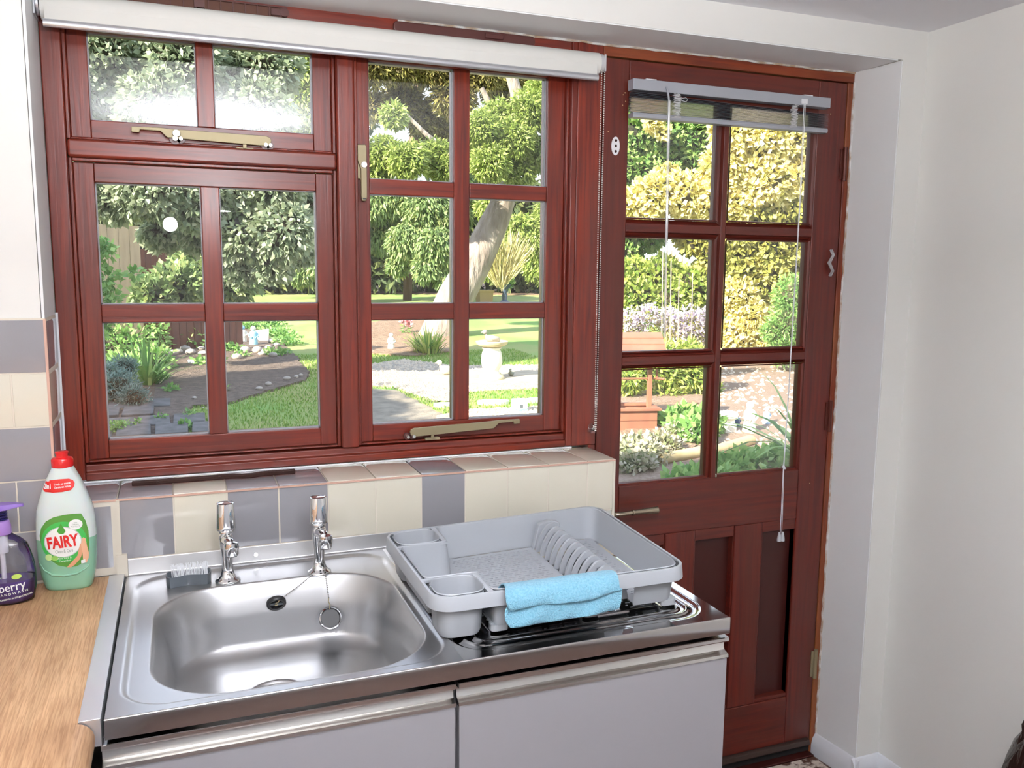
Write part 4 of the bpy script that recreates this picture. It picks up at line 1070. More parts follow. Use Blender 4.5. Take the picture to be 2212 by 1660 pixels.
# ================================================================ DARK BAG AT THE RIGHT EDGE, DOORMAT
bag = MB(); rings = []
bx, by = 1.935, -.685
for k, (z, r) in enumerate([(0, .12), (.06, .150), (.16, .140), (.26, .115), (.34, .095), (.40, .075), (.43, .06), (.455, .062), (.475, .035)]):
    ring = []
    for i in range(40):
        a = 2 * math.pi * i / 40; q = r * (1 + .09 * math.sin(i * 2.1 + k * .8) + .05 * math.sin(i * 5.3 - k))
        ring.append((min(bx + q * .45 * math.cos(a), XW - .003), by + q * math.sin(a) + .02 * z, .056 + z * .9 + .012 * math.sin(i * 1.7) * (z > .3)))
    rings.append(ring)
bag.loft(rings); bag.build('rubbish_bag', mat('glossy_black_brown', (.030, .018, .014), .18, coat=.6, bump=((25, 25, 6), .8, .02)), None, smooth=60, label='glossy dark crumpled bag against the right wall', cat='bag')
dm = MB(); dm.box(1.60, 1.852, -.50, -.026, .0552, .063); dm.build('doormat', mat('speckled_mat', (.66, .56, .48), .95, vary=((38, 38, 38), .05, (.09, .035, .02)), bump=((200, 200, 200), .8, .004)), None, bevel=.003, label='cream doormat with dark brown speckles inside the door', cat='doormat')

# ================================================================ GARDEN
def slope_pt(x, y, h=0): return (x, y, G0 + GS * max(y, 0) + h)
M['lawn'] = mat('lawn_grass', (.21, .36, .075), .95, vary=((1.1, .8, 1), .14, (.36, .34, .12)), bump=((60, 60, 60), .8, .02))
g = MB(); xs = [-30, -8, -4, -2, 0, 2, 4, 6, 8, 12, 20, 45]; ys = [YO, 2, 4, 6, 8, 10, 14, 18, 24, 32, 60]
for j in range(len(ys) - 1):
    for i in range(len(xs) - 1):
        g.add([slope_pt(xs[i], ys[j]), slope_pt(xs[i + 1], ys[j]), slope_pt(xs[i + 1], ys[j + 1]), slope_pt(xs[i], ys[j + 1])], [(0, 1, 2, 3)])
GD = g.build('ground', M['lawn'], kind='structure')
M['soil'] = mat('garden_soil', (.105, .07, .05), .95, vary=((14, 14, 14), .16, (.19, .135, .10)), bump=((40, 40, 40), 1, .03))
M['soil_tan'] = mat('leafy_tan_soil', (.34, .22, .14), .95, vary=((12, 12, 12), .14, (.20, .12, .07)), bump=((40, 40, 40), 1, .03))  # lighter tan version of the garden soil
M['gravel'] = mat('pale_gravel', (.52, .45, .36), .9, vary=((40, 40, 40), .18, (.30, .23, .17)), bump=((70, 70, 70), 1, .02))
M['paving'] = mat('grey_paving', (.17, .15, .145), .85, vary=((9, 9, 9), .15, (.10, .09, .08)), bump=((30, 30, 30), .7, .01))
M['path'] = mat('sandy_path', (.33, .27, .20), .9, vary=((8, 8, 8), .18, (.19, .155, .115)), bump=((50, 50, 50), .8, .012))
def patch(name, pxs, m, h=.012, parent=GD):
    pts = [gat(*p) for p in pxs]; n = len(pts)
    c = (sum(p.x for p in pts) / n, sum(p.y for p in pts) / n)
    # wobbling outline
    out = []
    for i in range(n):
        a, b_ = pts[i], pts[(i + 1) % n]; k = max(2, int((b_ - a).length / .12))
        k = min(k, 24)
        for j in range(k):
            p = a.lerp(b_, j / k); out.append((p.x + rnd.uniform(-.03, .03), p.y + rnd.uniform(-.05, .05)))
    b = MB(); b.loft([[slope_pt(x, y, -.03) for x, y in out], [slope_pt(x, y, h) for x, y in out]]); return b.build(name, m, parent)
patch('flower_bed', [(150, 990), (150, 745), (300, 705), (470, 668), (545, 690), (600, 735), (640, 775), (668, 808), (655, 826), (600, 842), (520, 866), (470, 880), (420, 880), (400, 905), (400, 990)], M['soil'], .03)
patch('flower_bed', [(790, 700), (870, 690), (985, 695), (990, 760), (890, 772), (790, 766)], M['soil_tan'], .03)
patch('leaf_litter', [(520, 622), (700, 633), (1300, 640), (1300, 618), (700, 606), (520, 608)], M['soil_tan'], .02)
patch('gravel_bed', [(780, 792), (870, 778), (985, 792), (1180, 790), (1200, 838), (1010, 850), (1000, 858), (960, 872), (900, 858), (850, 838), (780, 838)], M['gravel'], .012)
patch('gravel_bed', [(1000, 888), (1180, 880), (1190, 935), (930, 938), (935, 905)], M['gravel'], .012)
patch('garden_path', [(780, 842), (850, 842), (900, 868), (945, 890), (985, 912), (985, 960), (780, 975)], M['path'], .006)
patch('gravel_bed', [(1345, 790), (1800, 770), (1850, 1000), (1620, 1060), (1300, 1075), (1300, 940)], mat('pink_gravel', (.37, .26, .19), .9, vary=((30, 30, 30), .2, (.24, .15, .10)), bump=((70, 70, 70), 1, .02)), .012)
patch('soil_strip', [(1345, 880), (1500, 870), (1500, 975), (1345, 1005)], M['soil_tan'], .03)

# slabs and brick edging at the lower left
sc_ = gat(300, 905)
for j in range(4):
    for i in range(5):
        x0 = -.70 + i * .30 + (.15 if j % 2 else 0); y0 = 5.75 + j * .47
        w_, d_ = .27, .42
        if x0 > .15 + (.05 if j < 2 else -.25): continue
        b = MB(); tz = rnd.uniform(-.012, .012)
        pts = [(x0, y0), (x0 + w_, y0), (x0 + w_, y0 + d_), (x0, y0 + d_)]
        b.hexa([slope_pt(x, y, 0) for x, y in pts], [slope_pt(x + rnd.uniform(-.01, .01), y + rnd.uniform(-.01, .01), .05 + tz) for x, y in pts])
        b.build('slab', M['paving'], GD, bevel=.01)

# ---- leaves
def leaf_mesh(name, P, D, L, W, tint, fold=.25):
    n = len(P); D = D / np.linalg.norm(D, axis=1, keepdims=True)
    r = NR.normal(size=(n, 3)); Sd = np.cross(D, r); Sd /= np.linalg.norm(Sd, axis=1, keepdims=True) + 1e-9
    Nn = np.cross(D, Sd); L = np.asarray(L).reshape(-1, 1) * np.ones((n, 1)); W = np.asarray(W).reshape(-1, 1) * np.ones((n, 1))
    v = np.stack([P, P + D * L * .45 + Sd * W * .5 + Nn * L * fold * .3, P + D * L, P + D * L * .45 - Sd * W * .5 + Nn * L * fold * .3], 1).reshape(-1, 3)
    f = np.arange(4 * n).reshape(n, 4)
    me = bpy.data.meshes.new(name); fast_mesh(me, v, f)
    a = me.attributes.new('tint', 'FLOAT', 'POINT'); a.data.foreach_set('value', np.repeat(np.clip(tint, 0, 1), 4).astype(np.float32))
    return me
def blob_pts(blobs, n, shell=.6):
    w_ = np.array([b[1][0] * b[1][2] + b[1][0] * b[1][1] for b in blobs]); w_ = w_ / w_.sum()
    k = NR.choice(len(blobs), n, p=w_)
    C = np.array([tuple(b[0]) for b in blobs])[k]; R_ = np.array([b[1] for b in blobs])[k]
    u = NR.normal(size=(n, 3)); u /= np.linalg.norm(u, axis=1, keepdims=True)
    rad = shell + (1.08 - shell) * NR.rand(n) ** .7
    lump = 1 + .12 * np.sin(u[:, 0] * 7 + k) * np.cos(u[:, 2] * 6 + 2 * k)
    return C + R_ * u * (rad * lump)[:, None], u, rad
def pb(px, py, Y, r, sq=.8):
    """a leaf clump: pixel centre, distance, radius in pixels"""
    c = at(px, py, Y); dist = (c - Vector(CP)).length; R_ = r * dist / FPX
    return (c, (R_, R_ * sq, R_ * .92))
def foliage(parent, blobs, n, L, W, m, droop=0.0, out=.8, shell=.6, core=None, name='foliage', cr=.72):
    P, u, rad = blob_pts(blobs, n, shell)
    D = u * out + NR.normal(size=(n, 3)) * .55; D[:, 2] -= droop
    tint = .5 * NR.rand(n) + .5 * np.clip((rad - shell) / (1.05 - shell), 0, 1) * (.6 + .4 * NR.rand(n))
    me = leaf_mesh(name, P, D, L * (.7 + .6 * NR.rand(n)), W * (.7 + .6 * NR.rand(n)), tint); me.materials.append(m)
    o = bpy.data.objects.new(name, me); COL.objects.link(o); o.parent = parent; o['kind'] = 'stuff'
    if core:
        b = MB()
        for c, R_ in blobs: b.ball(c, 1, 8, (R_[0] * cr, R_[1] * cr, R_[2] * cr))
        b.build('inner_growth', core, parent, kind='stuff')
    return o
def plant(name, label, cat='shrub', group=None): return empty(name, (0, 0, 0), label=label, cat=cat, group=group)
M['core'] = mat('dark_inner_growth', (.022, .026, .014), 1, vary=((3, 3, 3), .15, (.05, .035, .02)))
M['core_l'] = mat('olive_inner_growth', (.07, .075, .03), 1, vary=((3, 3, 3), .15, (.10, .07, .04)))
M['bark'] = mat('pale_bark', (.40, .33, .28), .9, vary=((5, 5, 2), .18, (.22, .17, .14)), bump=((14, 14, 3), 1, .05))
M['bark_d'] = mat('brown_bark', (.14, .085, .055), .9, bump=((14, 14, 3), 1, .03))
LM = {
 'silver': leafmat('silver_leaves', [(.10, .14, .08), (.24, .30, .18), (.42, .47, .31), (.60, .60, .42)], .35),
 'conifer': leafmat('yellow_green_sprays', [(.06, .10, .025), (.20, .28, .06), (.38, .46, .12), (.55, .58, .22)], .3),
 'bluegreen': leafmat('drooping_sprays', [(.05, .09, .04), (.16, .24, .10), (.30, .40, .16), (.50, .50, .20)], .3),
 'brown': leafmat('brown_needles', [(.045, .03, .015), (.14, .10, .04), (.25, .22, .07), (.42, .38, .12)], .25),
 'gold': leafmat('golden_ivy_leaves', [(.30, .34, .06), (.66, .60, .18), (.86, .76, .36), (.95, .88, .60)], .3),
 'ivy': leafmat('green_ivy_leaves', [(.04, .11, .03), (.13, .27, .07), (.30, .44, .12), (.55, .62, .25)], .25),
 'olive': leafmat('olive_shade_leaves', [(.07, .10, .02), (.28, .30, .06), (.55, .50, .13), (.72, .64, .22)], .3),  # olive tones paint shade into the lower ivy; also colour the aster stems
 'green': leafmat('fresh_green_leaves', [(.05, .15, .03), (.16, .34, .08), (.32, .52, .15), (.50, .62, .22)], .3),
 'strap': leafmat('strap_leaves', [(.10, .20, .04), (.25, .38, .08), (.50, .55, .12), (.70, .68, .22)], .3),
 'blue': leafmat('blue_grey_needles', [(.05, .11, .09), (.12, .22, .19), (.24, .36, .32), (.40, .50, .45)], .2),
 'lilac': leafmat('lilac_flowers', [(.42, .32, .45), (.62, .50, .62), (.75, .66, .72), (.90, .82, .80)], .2),
 'dry': leafmat('dry_twigs', [(.25, .20, .08), (.42, .38, .14), (.60, .52, .26), (.75, .62, .38)], .2),
 'grass': leafmat('grass_blades', [(.14, .27, .04), (.22, .38, .06), (.32, .46, .10), (.45, .50, .18)], .3),
}
def trunk(parent, pxy, Y, rpx, m, name='trunk'):
    pts = [at(a, b_, Y) for a, b_ in pxy]; rs = [r * (p - Vector(CP)).length / FPX for r, p in zip(rpx, pts)]
    b = MB(); b.tube(pts, rs, 12); return b.build(name, m, parent, smooth=60)

# silver leaved tree on the left
T = plant('silver_leaved_tree', 'silver green leaved tree overhanging the flower bed on the left', 'tree')
bl = [pb(x, y, Y, r) for x, y, Y, r in [(215, 110, 8.3, 65), (300, 90, 8.6, 75), (390, 140, 8.3, 75), (480, 110, 8.8, 75), (570, 150, 8.6, 65), (150, 200, 8.2, 70), (240, 230, 8.4, 70), (340, 230, 8.0, 70), (440, 250, 8.5, 80), (550, 250, 8.3, 75),
      (170, 360, 8.2, 70), (250, 420, 8.2, 55), (330, 400, 8.0, 70), (420, 430, 8.1, 65), (510, 400, 8.3, 75), (590, 380, 8.1, 65), (640, 440, 8.5, 48), (610, 500, 8.0, 62), (530, 500, 8.2, 65), (430, 500, 8.6, 45), (350, 500, 8.9, 38), (650, 540, 8.6, 34), (590, 565, 8.2, 42), (520, 575, 8.4, 36)]]
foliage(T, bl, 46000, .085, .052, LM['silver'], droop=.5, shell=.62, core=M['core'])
trunk(T, [(374, 676), (372, 620), (380, 540), (400, 400), (430, 200)], gat(374, 674).y, [8, 7, 7, 6, 4], M['bark_d'])
T = plant('olive_shrub', 'dull olive shrub in the shade under the silver green tree', 'shrub')
foliage(T, [pb(430, 590, 10.5, 55), pb(500, 600, 10.5, 50), pb(380, 620, 9.8, 45), pb(330, 640, 9.5, 35)], 4200, .11, .06, LM['bluegreen'], core=M['core'])

# board fences
M['board_pale'] = mat('pale_weathered_board', (.47, .36, .25), .85, vary=((20, 20, 2), .2, (.36, .27, .19)))
M['board_red'] = mat('red_brown_board', (.20, .07, .04), .85, vary=((20, 20, 2), .2, (.12, .045, .03)))
M['board_tan'] = mat('tan_board', (.55, .38, .22), .85)  # even tan base colour for the fences and planter box
def board_fence(name, label, x0, x1, y0, y1, ztop0, ztop1, nb, m):
    f = empty(name, (0, 0, 0), label=label, cat='fence')
    for k in range(nb):
        t0, t1 = k / nb, (k + .94) / nb
        a = Vector((x0 + (x1 - x0) * t0, y0 + (y1 - y0) * t0, 0)); c = Vector((x0 + (x1 - x0) * t1, y0 + (y1 - y0) * t1, 0)); zt = ztop0 + (ztop1 - ztop0) * t0 + rnd.uniform(-.015, .015)
        d_ = (c - a).normalized(); n_ = Vector((-d_.y, d_.x, 0)) * .02; g0 = gz(a.y) - .05
        b = MB(); b.hexa([(p.x, p.y, g0) for p in (a, c, c + n_, a + n_)], [(p.x, p.y, zt) for p in (a, c, c + n_, a + n_)]); b.build('board', m, f)
    return f
p0, p1 = at(130, 478, 10.6), at(302, 492, 11.0)
board_fence('board_fence', 'pale upright board fence at the left beside the flower bed', p0.x, p1.x, p0.y, p1.y, p0.z, p1.z, 7, M['board_pale'])
p0, p1 = at(296, 540, 11.6), at(520, 560, 12.4)
board_fence('board_fence', 'dark red brown board fence in shade behind the silver green tree', p0.x, p1.x, p0.y, p1.y, 1.75, 1.65, 14, M['board_red'])
p0, p1 = at(1440, 540, 12.5), at(1560, 600, 11.5)
board_fence('board_fence', 'tan board fence behind the canes', p0.x, p1.x, p0.y, p1.y, p0.z, p1.z - .1, 10, M['board_tan'])
p0, p1 = at(1540, 790, 9.3), at(1612, 790, 9.2)
board_fence('board_fence', 'short dark red board fence at the foot of the golden ivy', p0.x, p1.x, p0.y, p1.y, p0.z + .1, p1.z, 6, M['board_red'])

# trees in the middle distance
T = plant('leaning_tree', 'tree with a thick pale leaning trunk and yellow green sprays', 'tree')
trunk(T, [(938, 775), (952, 720), (985, 640), (1030, 560), (1068, 480), (1098, 410), (1120, 320), (1115, 200), (1080, 80)], 13.3, [60, 44, 40, 36, 31, 22, 16, 13, 9], M['bark'])
trunk(T, [(1112, 340), (1085, 300), (1060, 230), (1040, 190)], 13.3, [9, 8, 7, 5], M['bark'], 'branch')
trunk(T, [(1100, 420), (980, 340), (920, 290), (870, 240)], 13.2, [9, 7, 5, 3], M['bark'], 'branch')
bl = [pb(x, y, Y, r) for x, y, Y, r in [(850, 250, 12.6, 26), (830, 330, 12.8, 36), (880, 345, 12.4, 40), (940, 340, 12.8, 38), (820, 370, 13, 30), (965, 370, 12.6, 30), (1040, 280, 12.4, 40), (1075, 250, 12.8, 34), (1110, 300, 12.4, 42), (1150, 240, 12.5, 44), (1170, 330, 12.6, 42), (1120, 370, 12.6, 34), (1060, 350, 12.3, 40), (1030, 330, 12.8, 30), (1180, 200, 12.8, 40), (640, 150, 12.5, 48), (660, 220, 12.5, 42), (650, 270, 12.7, 34)]]
foliage(T, bl, 42000, .10, .032, LM['conifer'], droop=.45, shell=.3, out=.7)
T = plant('brown_pine', 'tall brownish pine with sparse branches high behind the leaning trunk', 'tree')
bl = [pb(x, y, Y, r) for x, y, Y, r in [(800, 140, 20, 42), (860, 130, 20, 45), (930, 140, 20, 44), (980, 210, 20, 42), (870, 220, 21, 42), (920, 260, 21, 38), (1040, 150, 20, 46), (1000, 100, 20, 50), (1110, 170, 21, 40), (810, 230, 20.5, 28), (960, 290, 21, 30), (1080, 210, 21, 30)]]
foliage(T, bl, 34000, .18, .05, LM['brown'], droop=.3, shell=.2, out=.6)
trunk(T, [(880, 652), (885, 400), (900, 200), (915, 60)], 23, [10, 9, 7, 5], M['bark_d'])
for a, c in (((900, 260), (800, 200)), ((905, 230), (985, 180)), ((893, 330), (820, 290)), ((893, 300), (980, 330))):
    trunk(T, [a, ((a[0] + c[0]) / 2, (a[1] + c[1]) / 2 + 6), c], 21, [4, 3, 2], M['bark_d'], 'branch')
T = plant('drooping_conifer', 'grey green conifer with drooping sprays behind the lawn, left of the leaning trunk', 'tree')
bl = [pb(x, y, Y, r) for x, y, Y, r in [(810, 440, 22, 36), (860, 430, 22, 42), (920, 450, 21.5, 46), (970, 470, 21.5, 44), (820, 510, 22.5, 36), (880, 520, 21.5, 40), (940, 530, 21, 42), (985, 550, 22, 34), (860, 570, 22, 22), (920, 580, 21, 26), (965, 600, 21, 24), (800, 380, 22, 28), (990, 400, 22, 40), (720, 450, 22, 50), (720, 560, 22, 45), (650, 590, 24, 24)]]
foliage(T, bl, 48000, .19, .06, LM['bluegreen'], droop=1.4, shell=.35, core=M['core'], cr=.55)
for x in (803, 826, 862, 922, 955): trunk(T, [(x, 636), (x + 2, 600), (x + 6, 500)], 27, [5, 4.5, 4], M['bark_d'])
T = plant('olive_conifer', 'olive green conifer behind the lawn, right of the leaning trunk', 'tree')
bl = [pb(x, y, Y, r) for x, y, Y, r in [(1060, 450, 21, 30), (1040, 420, 22, 34), (1120, 500, 20, 38), (1150, 520, 20, 44), (1170, 570, 20, 40), (1080, 510, 20.5, 34), (1100, 400, 23, 30), (1190, 470, 20, 36), (1050, 570, 20.5, 34), (1230, 540, 20, 55), (1290, 480, 19, 60)]]
foliage(T, bl, 34000, .16, .05, LM['conifer'], droop=.9, shell=.4, core=M['core_l'], cr=.55)
T = plant('dry_fan_shrub', 'straw coloured fan shaped shrub of bare stems at the far edge of the lawn', 'shrub')
P, D, Ls = [], [], []
c = at(1082, 628, 18.5)
for i in range(900):
    a = NR.uniform(-.75, .75); e = NR.uniform(-.3, .3); t = NR.rand() * 1.0
    d_ = np.array((math.sin(a), e, math.cos(a) * 1.2)); P.append(np.array(c) + d_ * t + NR.normal(size=3) * .03); D.append(d_ + NR.normal(size=3) * .12); Ls.append(.5)
me = leaf_mesh('stems', np.array(P), np.array(D), np.array(Ls), .022, NR.rand(900)); me.materials.append(LM['dry']); o = bpy.data.objects.new('stems', me); COL.objects.link(o); o.parent = T; o['kind'] = 'stuff'
# dark background growth that closes the view
T = plant('boundary_hedge', 'dark tall evergreen growth closing the far end of the garden', 'hedge')
bl = []
for x in range(180, 1340, 48):
    for y in ([590, 530, 470, 400, 330, 260, 200] if x < 760 else [585, 540, 490, 440]):
        bl.append(pb(x, y + rnd.uniform(-10, 10), 27 + rnd.uniform(-1, 1), 42))
foliage(T, bl, 26000, .42, .18, leafmat('dark_evergreen', [(.02, .035, .015), (.06, .09, .035), (.14, .17, .06), (.28, .28, .10)], .2), droop=.5, shell=.7, core=M['core'], cr=.7)
trunk(T, [(700, 632), (700, 600)], 27, [5, 4], M['bark_d'])

# right side: ivies and shrubs
T = plant('golden_ivy', 'golden yellow leaved ivy covering the wall seen through the door', 'ivy')
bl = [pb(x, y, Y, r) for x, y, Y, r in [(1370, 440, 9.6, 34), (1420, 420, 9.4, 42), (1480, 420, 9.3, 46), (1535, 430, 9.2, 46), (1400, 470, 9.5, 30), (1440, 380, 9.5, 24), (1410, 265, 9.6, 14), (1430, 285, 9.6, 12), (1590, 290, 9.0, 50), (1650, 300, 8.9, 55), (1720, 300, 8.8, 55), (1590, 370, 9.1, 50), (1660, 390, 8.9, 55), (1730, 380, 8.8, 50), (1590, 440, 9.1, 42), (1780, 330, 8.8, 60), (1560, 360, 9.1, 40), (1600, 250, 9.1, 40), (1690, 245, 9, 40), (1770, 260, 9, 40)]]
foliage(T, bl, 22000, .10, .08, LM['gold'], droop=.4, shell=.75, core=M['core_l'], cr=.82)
T = plant('shaded_golden_ivy', 'ivy below the golden ivy, its half shade put into the olive leaf colour', 'ivy')
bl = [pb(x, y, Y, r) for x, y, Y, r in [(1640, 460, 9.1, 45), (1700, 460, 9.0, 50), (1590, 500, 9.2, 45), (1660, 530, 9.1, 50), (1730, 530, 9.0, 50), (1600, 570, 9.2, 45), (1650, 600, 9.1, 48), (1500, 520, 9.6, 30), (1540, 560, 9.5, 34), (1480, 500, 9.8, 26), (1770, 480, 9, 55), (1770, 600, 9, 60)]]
foliage(T, bl, 12000, .10, .08, LM['olive'], droop=.5, shell=.75, core=M['core'], cr=.85)  # darker olive leaves carry the shading below the golden ivy
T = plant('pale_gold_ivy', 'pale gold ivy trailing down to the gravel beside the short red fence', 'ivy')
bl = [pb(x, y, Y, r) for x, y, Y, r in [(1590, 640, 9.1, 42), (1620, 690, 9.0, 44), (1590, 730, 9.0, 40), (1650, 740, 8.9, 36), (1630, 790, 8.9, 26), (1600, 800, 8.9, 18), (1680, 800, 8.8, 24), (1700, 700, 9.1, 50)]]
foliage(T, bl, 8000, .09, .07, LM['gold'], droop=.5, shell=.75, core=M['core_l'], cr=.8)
T = plant('green_ivy', 'green ivy with pale buds above the golden ivy, left half of the door glass', 'ivy')
bl = [pb(x, y, Y, r) for x, y, Y, r in [(1370, 290, 10.2, 45), (1430, 290, 10.1, 50), (1500, 290, 10.0, 52), (1560, 300, 10.0, 40), (1370, 370, 10.2, 45), (1440, 350, 10.1, 45), (1510, 360, 10.0, 48), (1380, 210, 10.4, 60), (1480, 210, 10.4, 60), (1360, 460, 10.1, 30), (1400, 500, 10.4, 40), (1350, 530, 10.6, 40)]]
foliage(T, bl, 17000, .10, .07, LM['ivy'], droop=.3, shell=.75, core=M['core'], cr=.85)
T = plant('feathery_shrub', 'soft green feathery shrub in front of the ivy at the right of the door glass', 'shrub')
foliage(T, [pb(1720, 640, 7.8, 48), pb(1710, 700, 7.8, 52), pb(1680, 720, 7.9, 34), pb(1740, 740, 7.7, 50), pb(1690, 760, 7.8, 30), pb(1780, 680, 7.8, 60)], 9000, .075, .02, LM['green'], shell=.4, core=M['core_l'], cr=.7)
T = plant('rounded_shrub', 'yellow green rounded shrub behind the lilac flowers', 'shrub')
foliage(T, [pb(1370, 600, 10, 42), pb(1430, 600, 9.8, 48), pb(1490, 620, 9.6, 46), pb(1530, 640, 9.6, 40), pb(1380, 640, 9.8, 42), pb(1450, 650, 9.6, 45), pb(1340, 620, 10, 45)], 7500, .085, .06, leafmat('rounded_leaves', [(.05, .11, .02), (.22, .33, .06), (.45, .52, .12), (.66, .66, .22)], .3), core=M['core'], cr=.82)
T = plant('lilac_aster', 'cloud of small lilac flowers behind the wooden well', 'flower')
bl = [pb(x, y, 7.4, r) for x, y, r in [(1360, 690, 26), (1400, 680, 26), (1440, 690, 26), (1490, 695, 34), (1525, 690, 26), (1375, 720, 24), (1520, 725, 26), (1470, 725, 24)]]
foliage(T, bl, 3200, .035, .032, LM['lilac'], shell=.3, name='flowers'); foliage(T, [(b_[0] - Vector((0, -.05, .10)), b_[1]) for b_ in bl], 3200, .06, .014, LM['olive'], shell=.2, name='stems')
T = plant('tall_grasses', 'yellowing leafy stems and grasses behind the wooden well', 'shrub')
bl = [pb(x, y, 6.6, r) for x, y, r in [(1360, 820, 34), (1400, 800, 34), (1450, 800, 40), (1500, 810, 40), (1440, 860, 38), (1490, 870, 38), (1520, 780, 34), (1490, 770, 34), (1450, 765, 28), (1530, 850, 26)]]
foliage(T, bl, 6500, .085, .03, LM['strap'], droop=.1, shell=.3, core=M['core_l'], cr=.55)
for k, (x, y0, y1) in enumerate([(1428, 545, 770), (1446, 560, 780), (1463, 600, 770), (1492, 590, 775), (1436, 575, 770)]):
    b = MB(); b.tube([at(x + 4, y0, 7.0), at(x, y1 + 60, 7.0)], .007, 6)
    b.build('bamboo_cane', M['board_pale'], None, label='pale bamboo canes standing in the lilac flowers', cat='cane', group='bamboo canes')

# wooden wishing well
WW = empty('wishing_well', (0, 0, 0), label='small red brown wooden wishing well planter with a pitched roof', cat='planter')
M['well'] = mat('well_wood', (.36, .15, .085), .6, vary=((10, 10, 3), .2, (.26, .10, .06))); M['well_d'] = mat('well_wood_dark', (.14, .09, .055), .7)
wc = gat(1355, 925); wz = gz(wc.y); ang = math.radians(-14)
def wl(x, y, z): return (wc.x + x * math.cos(ang) - y * math.sin(ang), wc.y + x * math.sin(ang) + y * math.cos(ang), wz + z)
def wbox(mb, x0, x1, y0, y1, z0, z1, m=0):
    mb.hexa([wl(x0, y0, z0), wl(x1, y0, z0), wl(x1, y1, z0), wl(x0, y1, z0)], [wl(x0, y0, z1), wl(x1, y0, z1), wl(x1, y1, z1), wl(x0, y1, z1)], m)
for (a, c, e, f_) in ((-.24, .24, -.16, -.145), (-.24, .24, .145, .16), (-.24, -.225, -.145, .145), (.225, .24, -.145, .145)):
    for k in range(2): b = MB(); wbox(b, a, c, e, f_, k * .095, k * .095 + .092); b.build('plank', M['well'], WW, bevel=.003)
b = MB(); wbox(b, -.27, .27, -.19, -.13, .19, .215); wbox(b, -.27, .27, .13, .19, .19, .215); wbox(b, -.27, -.21, -.13, .13, .19, .215); wbox(b, .21, .27, -.13, .13, .19, .215); b.build('well_rim', M['well'], WW, bevel=.003)
b = MB(); wbox(b, -.22, .22, -.14, .14, .15, .17); b.build('compost', mat('pale_compost', (.55, .47, .42), .9), WW)
for x in (-.21, .185):
    b = MB(); wbox(b, x, x + .035, -.03, .03, .0, .74); b.build('post', M['well'], WW, bevel=.002)
b = MB(); b.tube([wl(-.26, 0, .47), wl(.27, 0, .47)], .010, 8); wbox(b, .262, .278, -.012, .012, .46, .56); b.tube([wl(.27, 0, .47), wl(.34, -.02, .465)], .012, 8); b.build('winding_handle', M['well'], WW, smooth=40)
for s_ in (-1, 1):
    for k in range(4):
        y0, y1 = s_ * (.0 + k * .058), s_ * (.064 + k * .058); z0, z1 = .905 - k * .052, .905 - (k + 1) * .052
        b = MB(); b.hexa([wl(-.30, y0, z0 - .012), wl(.30, y0, z0 - .012), wl(.30, y1, z1 - .008), wl(-.30, y1, z1 - .008)], [wl(-.30, y0, z0), wl(.30, y0, z0), wl(.30, y1, z1 + .006), wl(-.30, y1, z1 + .006)]); b.build('roof_plank', M['well'], WW)
for x in (-.27, .255):
    b = MB(); b.loft([[wl(x, -.21, .70), wl(x, .21, .70), wl(x, 0, .885)], [wl(x + .015, -.21, .70), wl(x + .015, .21, .70), wl(x + .015, 0, .885)]]); b.build('gable', M['well_d'], WW)

# bird bath with duck
M['stone_w'] = mat('pale_cast_stone', (.80, .77, .68), .8, bump=((40, 40, 40), .5, .01)); M['stone_y'] = mat('lichened_stone', (.66, .58, .38), .85, vary=((12, 12, 12), .2, (.50, .42, .25)))
bc = gat(1062, 820)
BB = empty('bird_bath', tuple(bc), label='pale stone bird bath on the round paved area', cat='bird bath')
b = MB(); b.lathe([(.16, 0), (.165, .03), (.15, .05), (.12, .07), (.11, .09)], n=28); b.build('base', M['stone_y'], BB, smooth=50)
b = MB(); b.lathe([(.10, .09), (.085, .11), (.12, .16), (.135, .22), (.13, .30), (.12, .35), (.10, .38), (.125, .395), (.12, .41)], n=24); b.build('pedestal', M['stone_w'], BB, smooth=60)
b = MB(); b.lathe([(.10, .41), (.17, .43), (.20, .455), (.205, .485), (.19, .49), (.17, .47), (.02, .455)], n=32); b.build('basin', M['stone_y'], BB, smooth=50)
def bird(name, label, loc, s, m, rz=0, cat='garden ornament'):
    B_ = empty(name, loc, rz, label=label, cat=cat)
    b = MB(); prof = [(-.5, .02, .10), (-.42, .10, .14), (-.25, .20, .17), (0, .27, .20), (.2, .25, .23), (.32, .16, .30), (.37, .10, .40), (.40, .085, .48)]
    rings = []
    for x, r, zc_ in prof: rings.append([((x + (.0 if r > .12 else 0)) * s, r * .75 * s * math.cos(2 * math.pi * i / 14), (zc_ + r * math.sin(2 * math.pi * i / 14) * (.75 if r > .12 else .9)) * s) for i in range(14)])
    b.loft(rings); b.build('body', m, B_, smooth=60)
    b = MB(); b.ball((.42 * s, 0, .56 * s), .115 * s, 12, (1.1, .9, 1)); b.build('head', m, B_, smooth=60)
    b = MB(); b.lathe([(.045 * s, 0), (.02 * s, .13 * s), (.001, .15 * s)], (.50 * s, 0, .55 * s), 8, 'x'); b.build('beak', m, B_)
    b = MB()
    for sy in (-1, 1): b.ball((-.08 * s, sy * .19 * s, .24 * s), .2 * s, 10, (1.25, .22, .55))
    b.build('wings', m, B_, smooth=60); return B_
dz_ = bc.z + .458
M['grey_stone'] = mat('grey_bird_stone', (.42, .37, .31), .85)
bird('duck_ornament', 'grey duck ornament sitting in the bowl of the bird bath', (bc.x + .0, bc.y, dz_), .26, M['grey_stone'], math.radians(195))
p = gat(966, 812); bird('dove_ornament', 'white bird ornament on the gravel left of the bird bath', (p.x, p.y, p.z + .012), .30, M['stone_w'], math.radians(200))
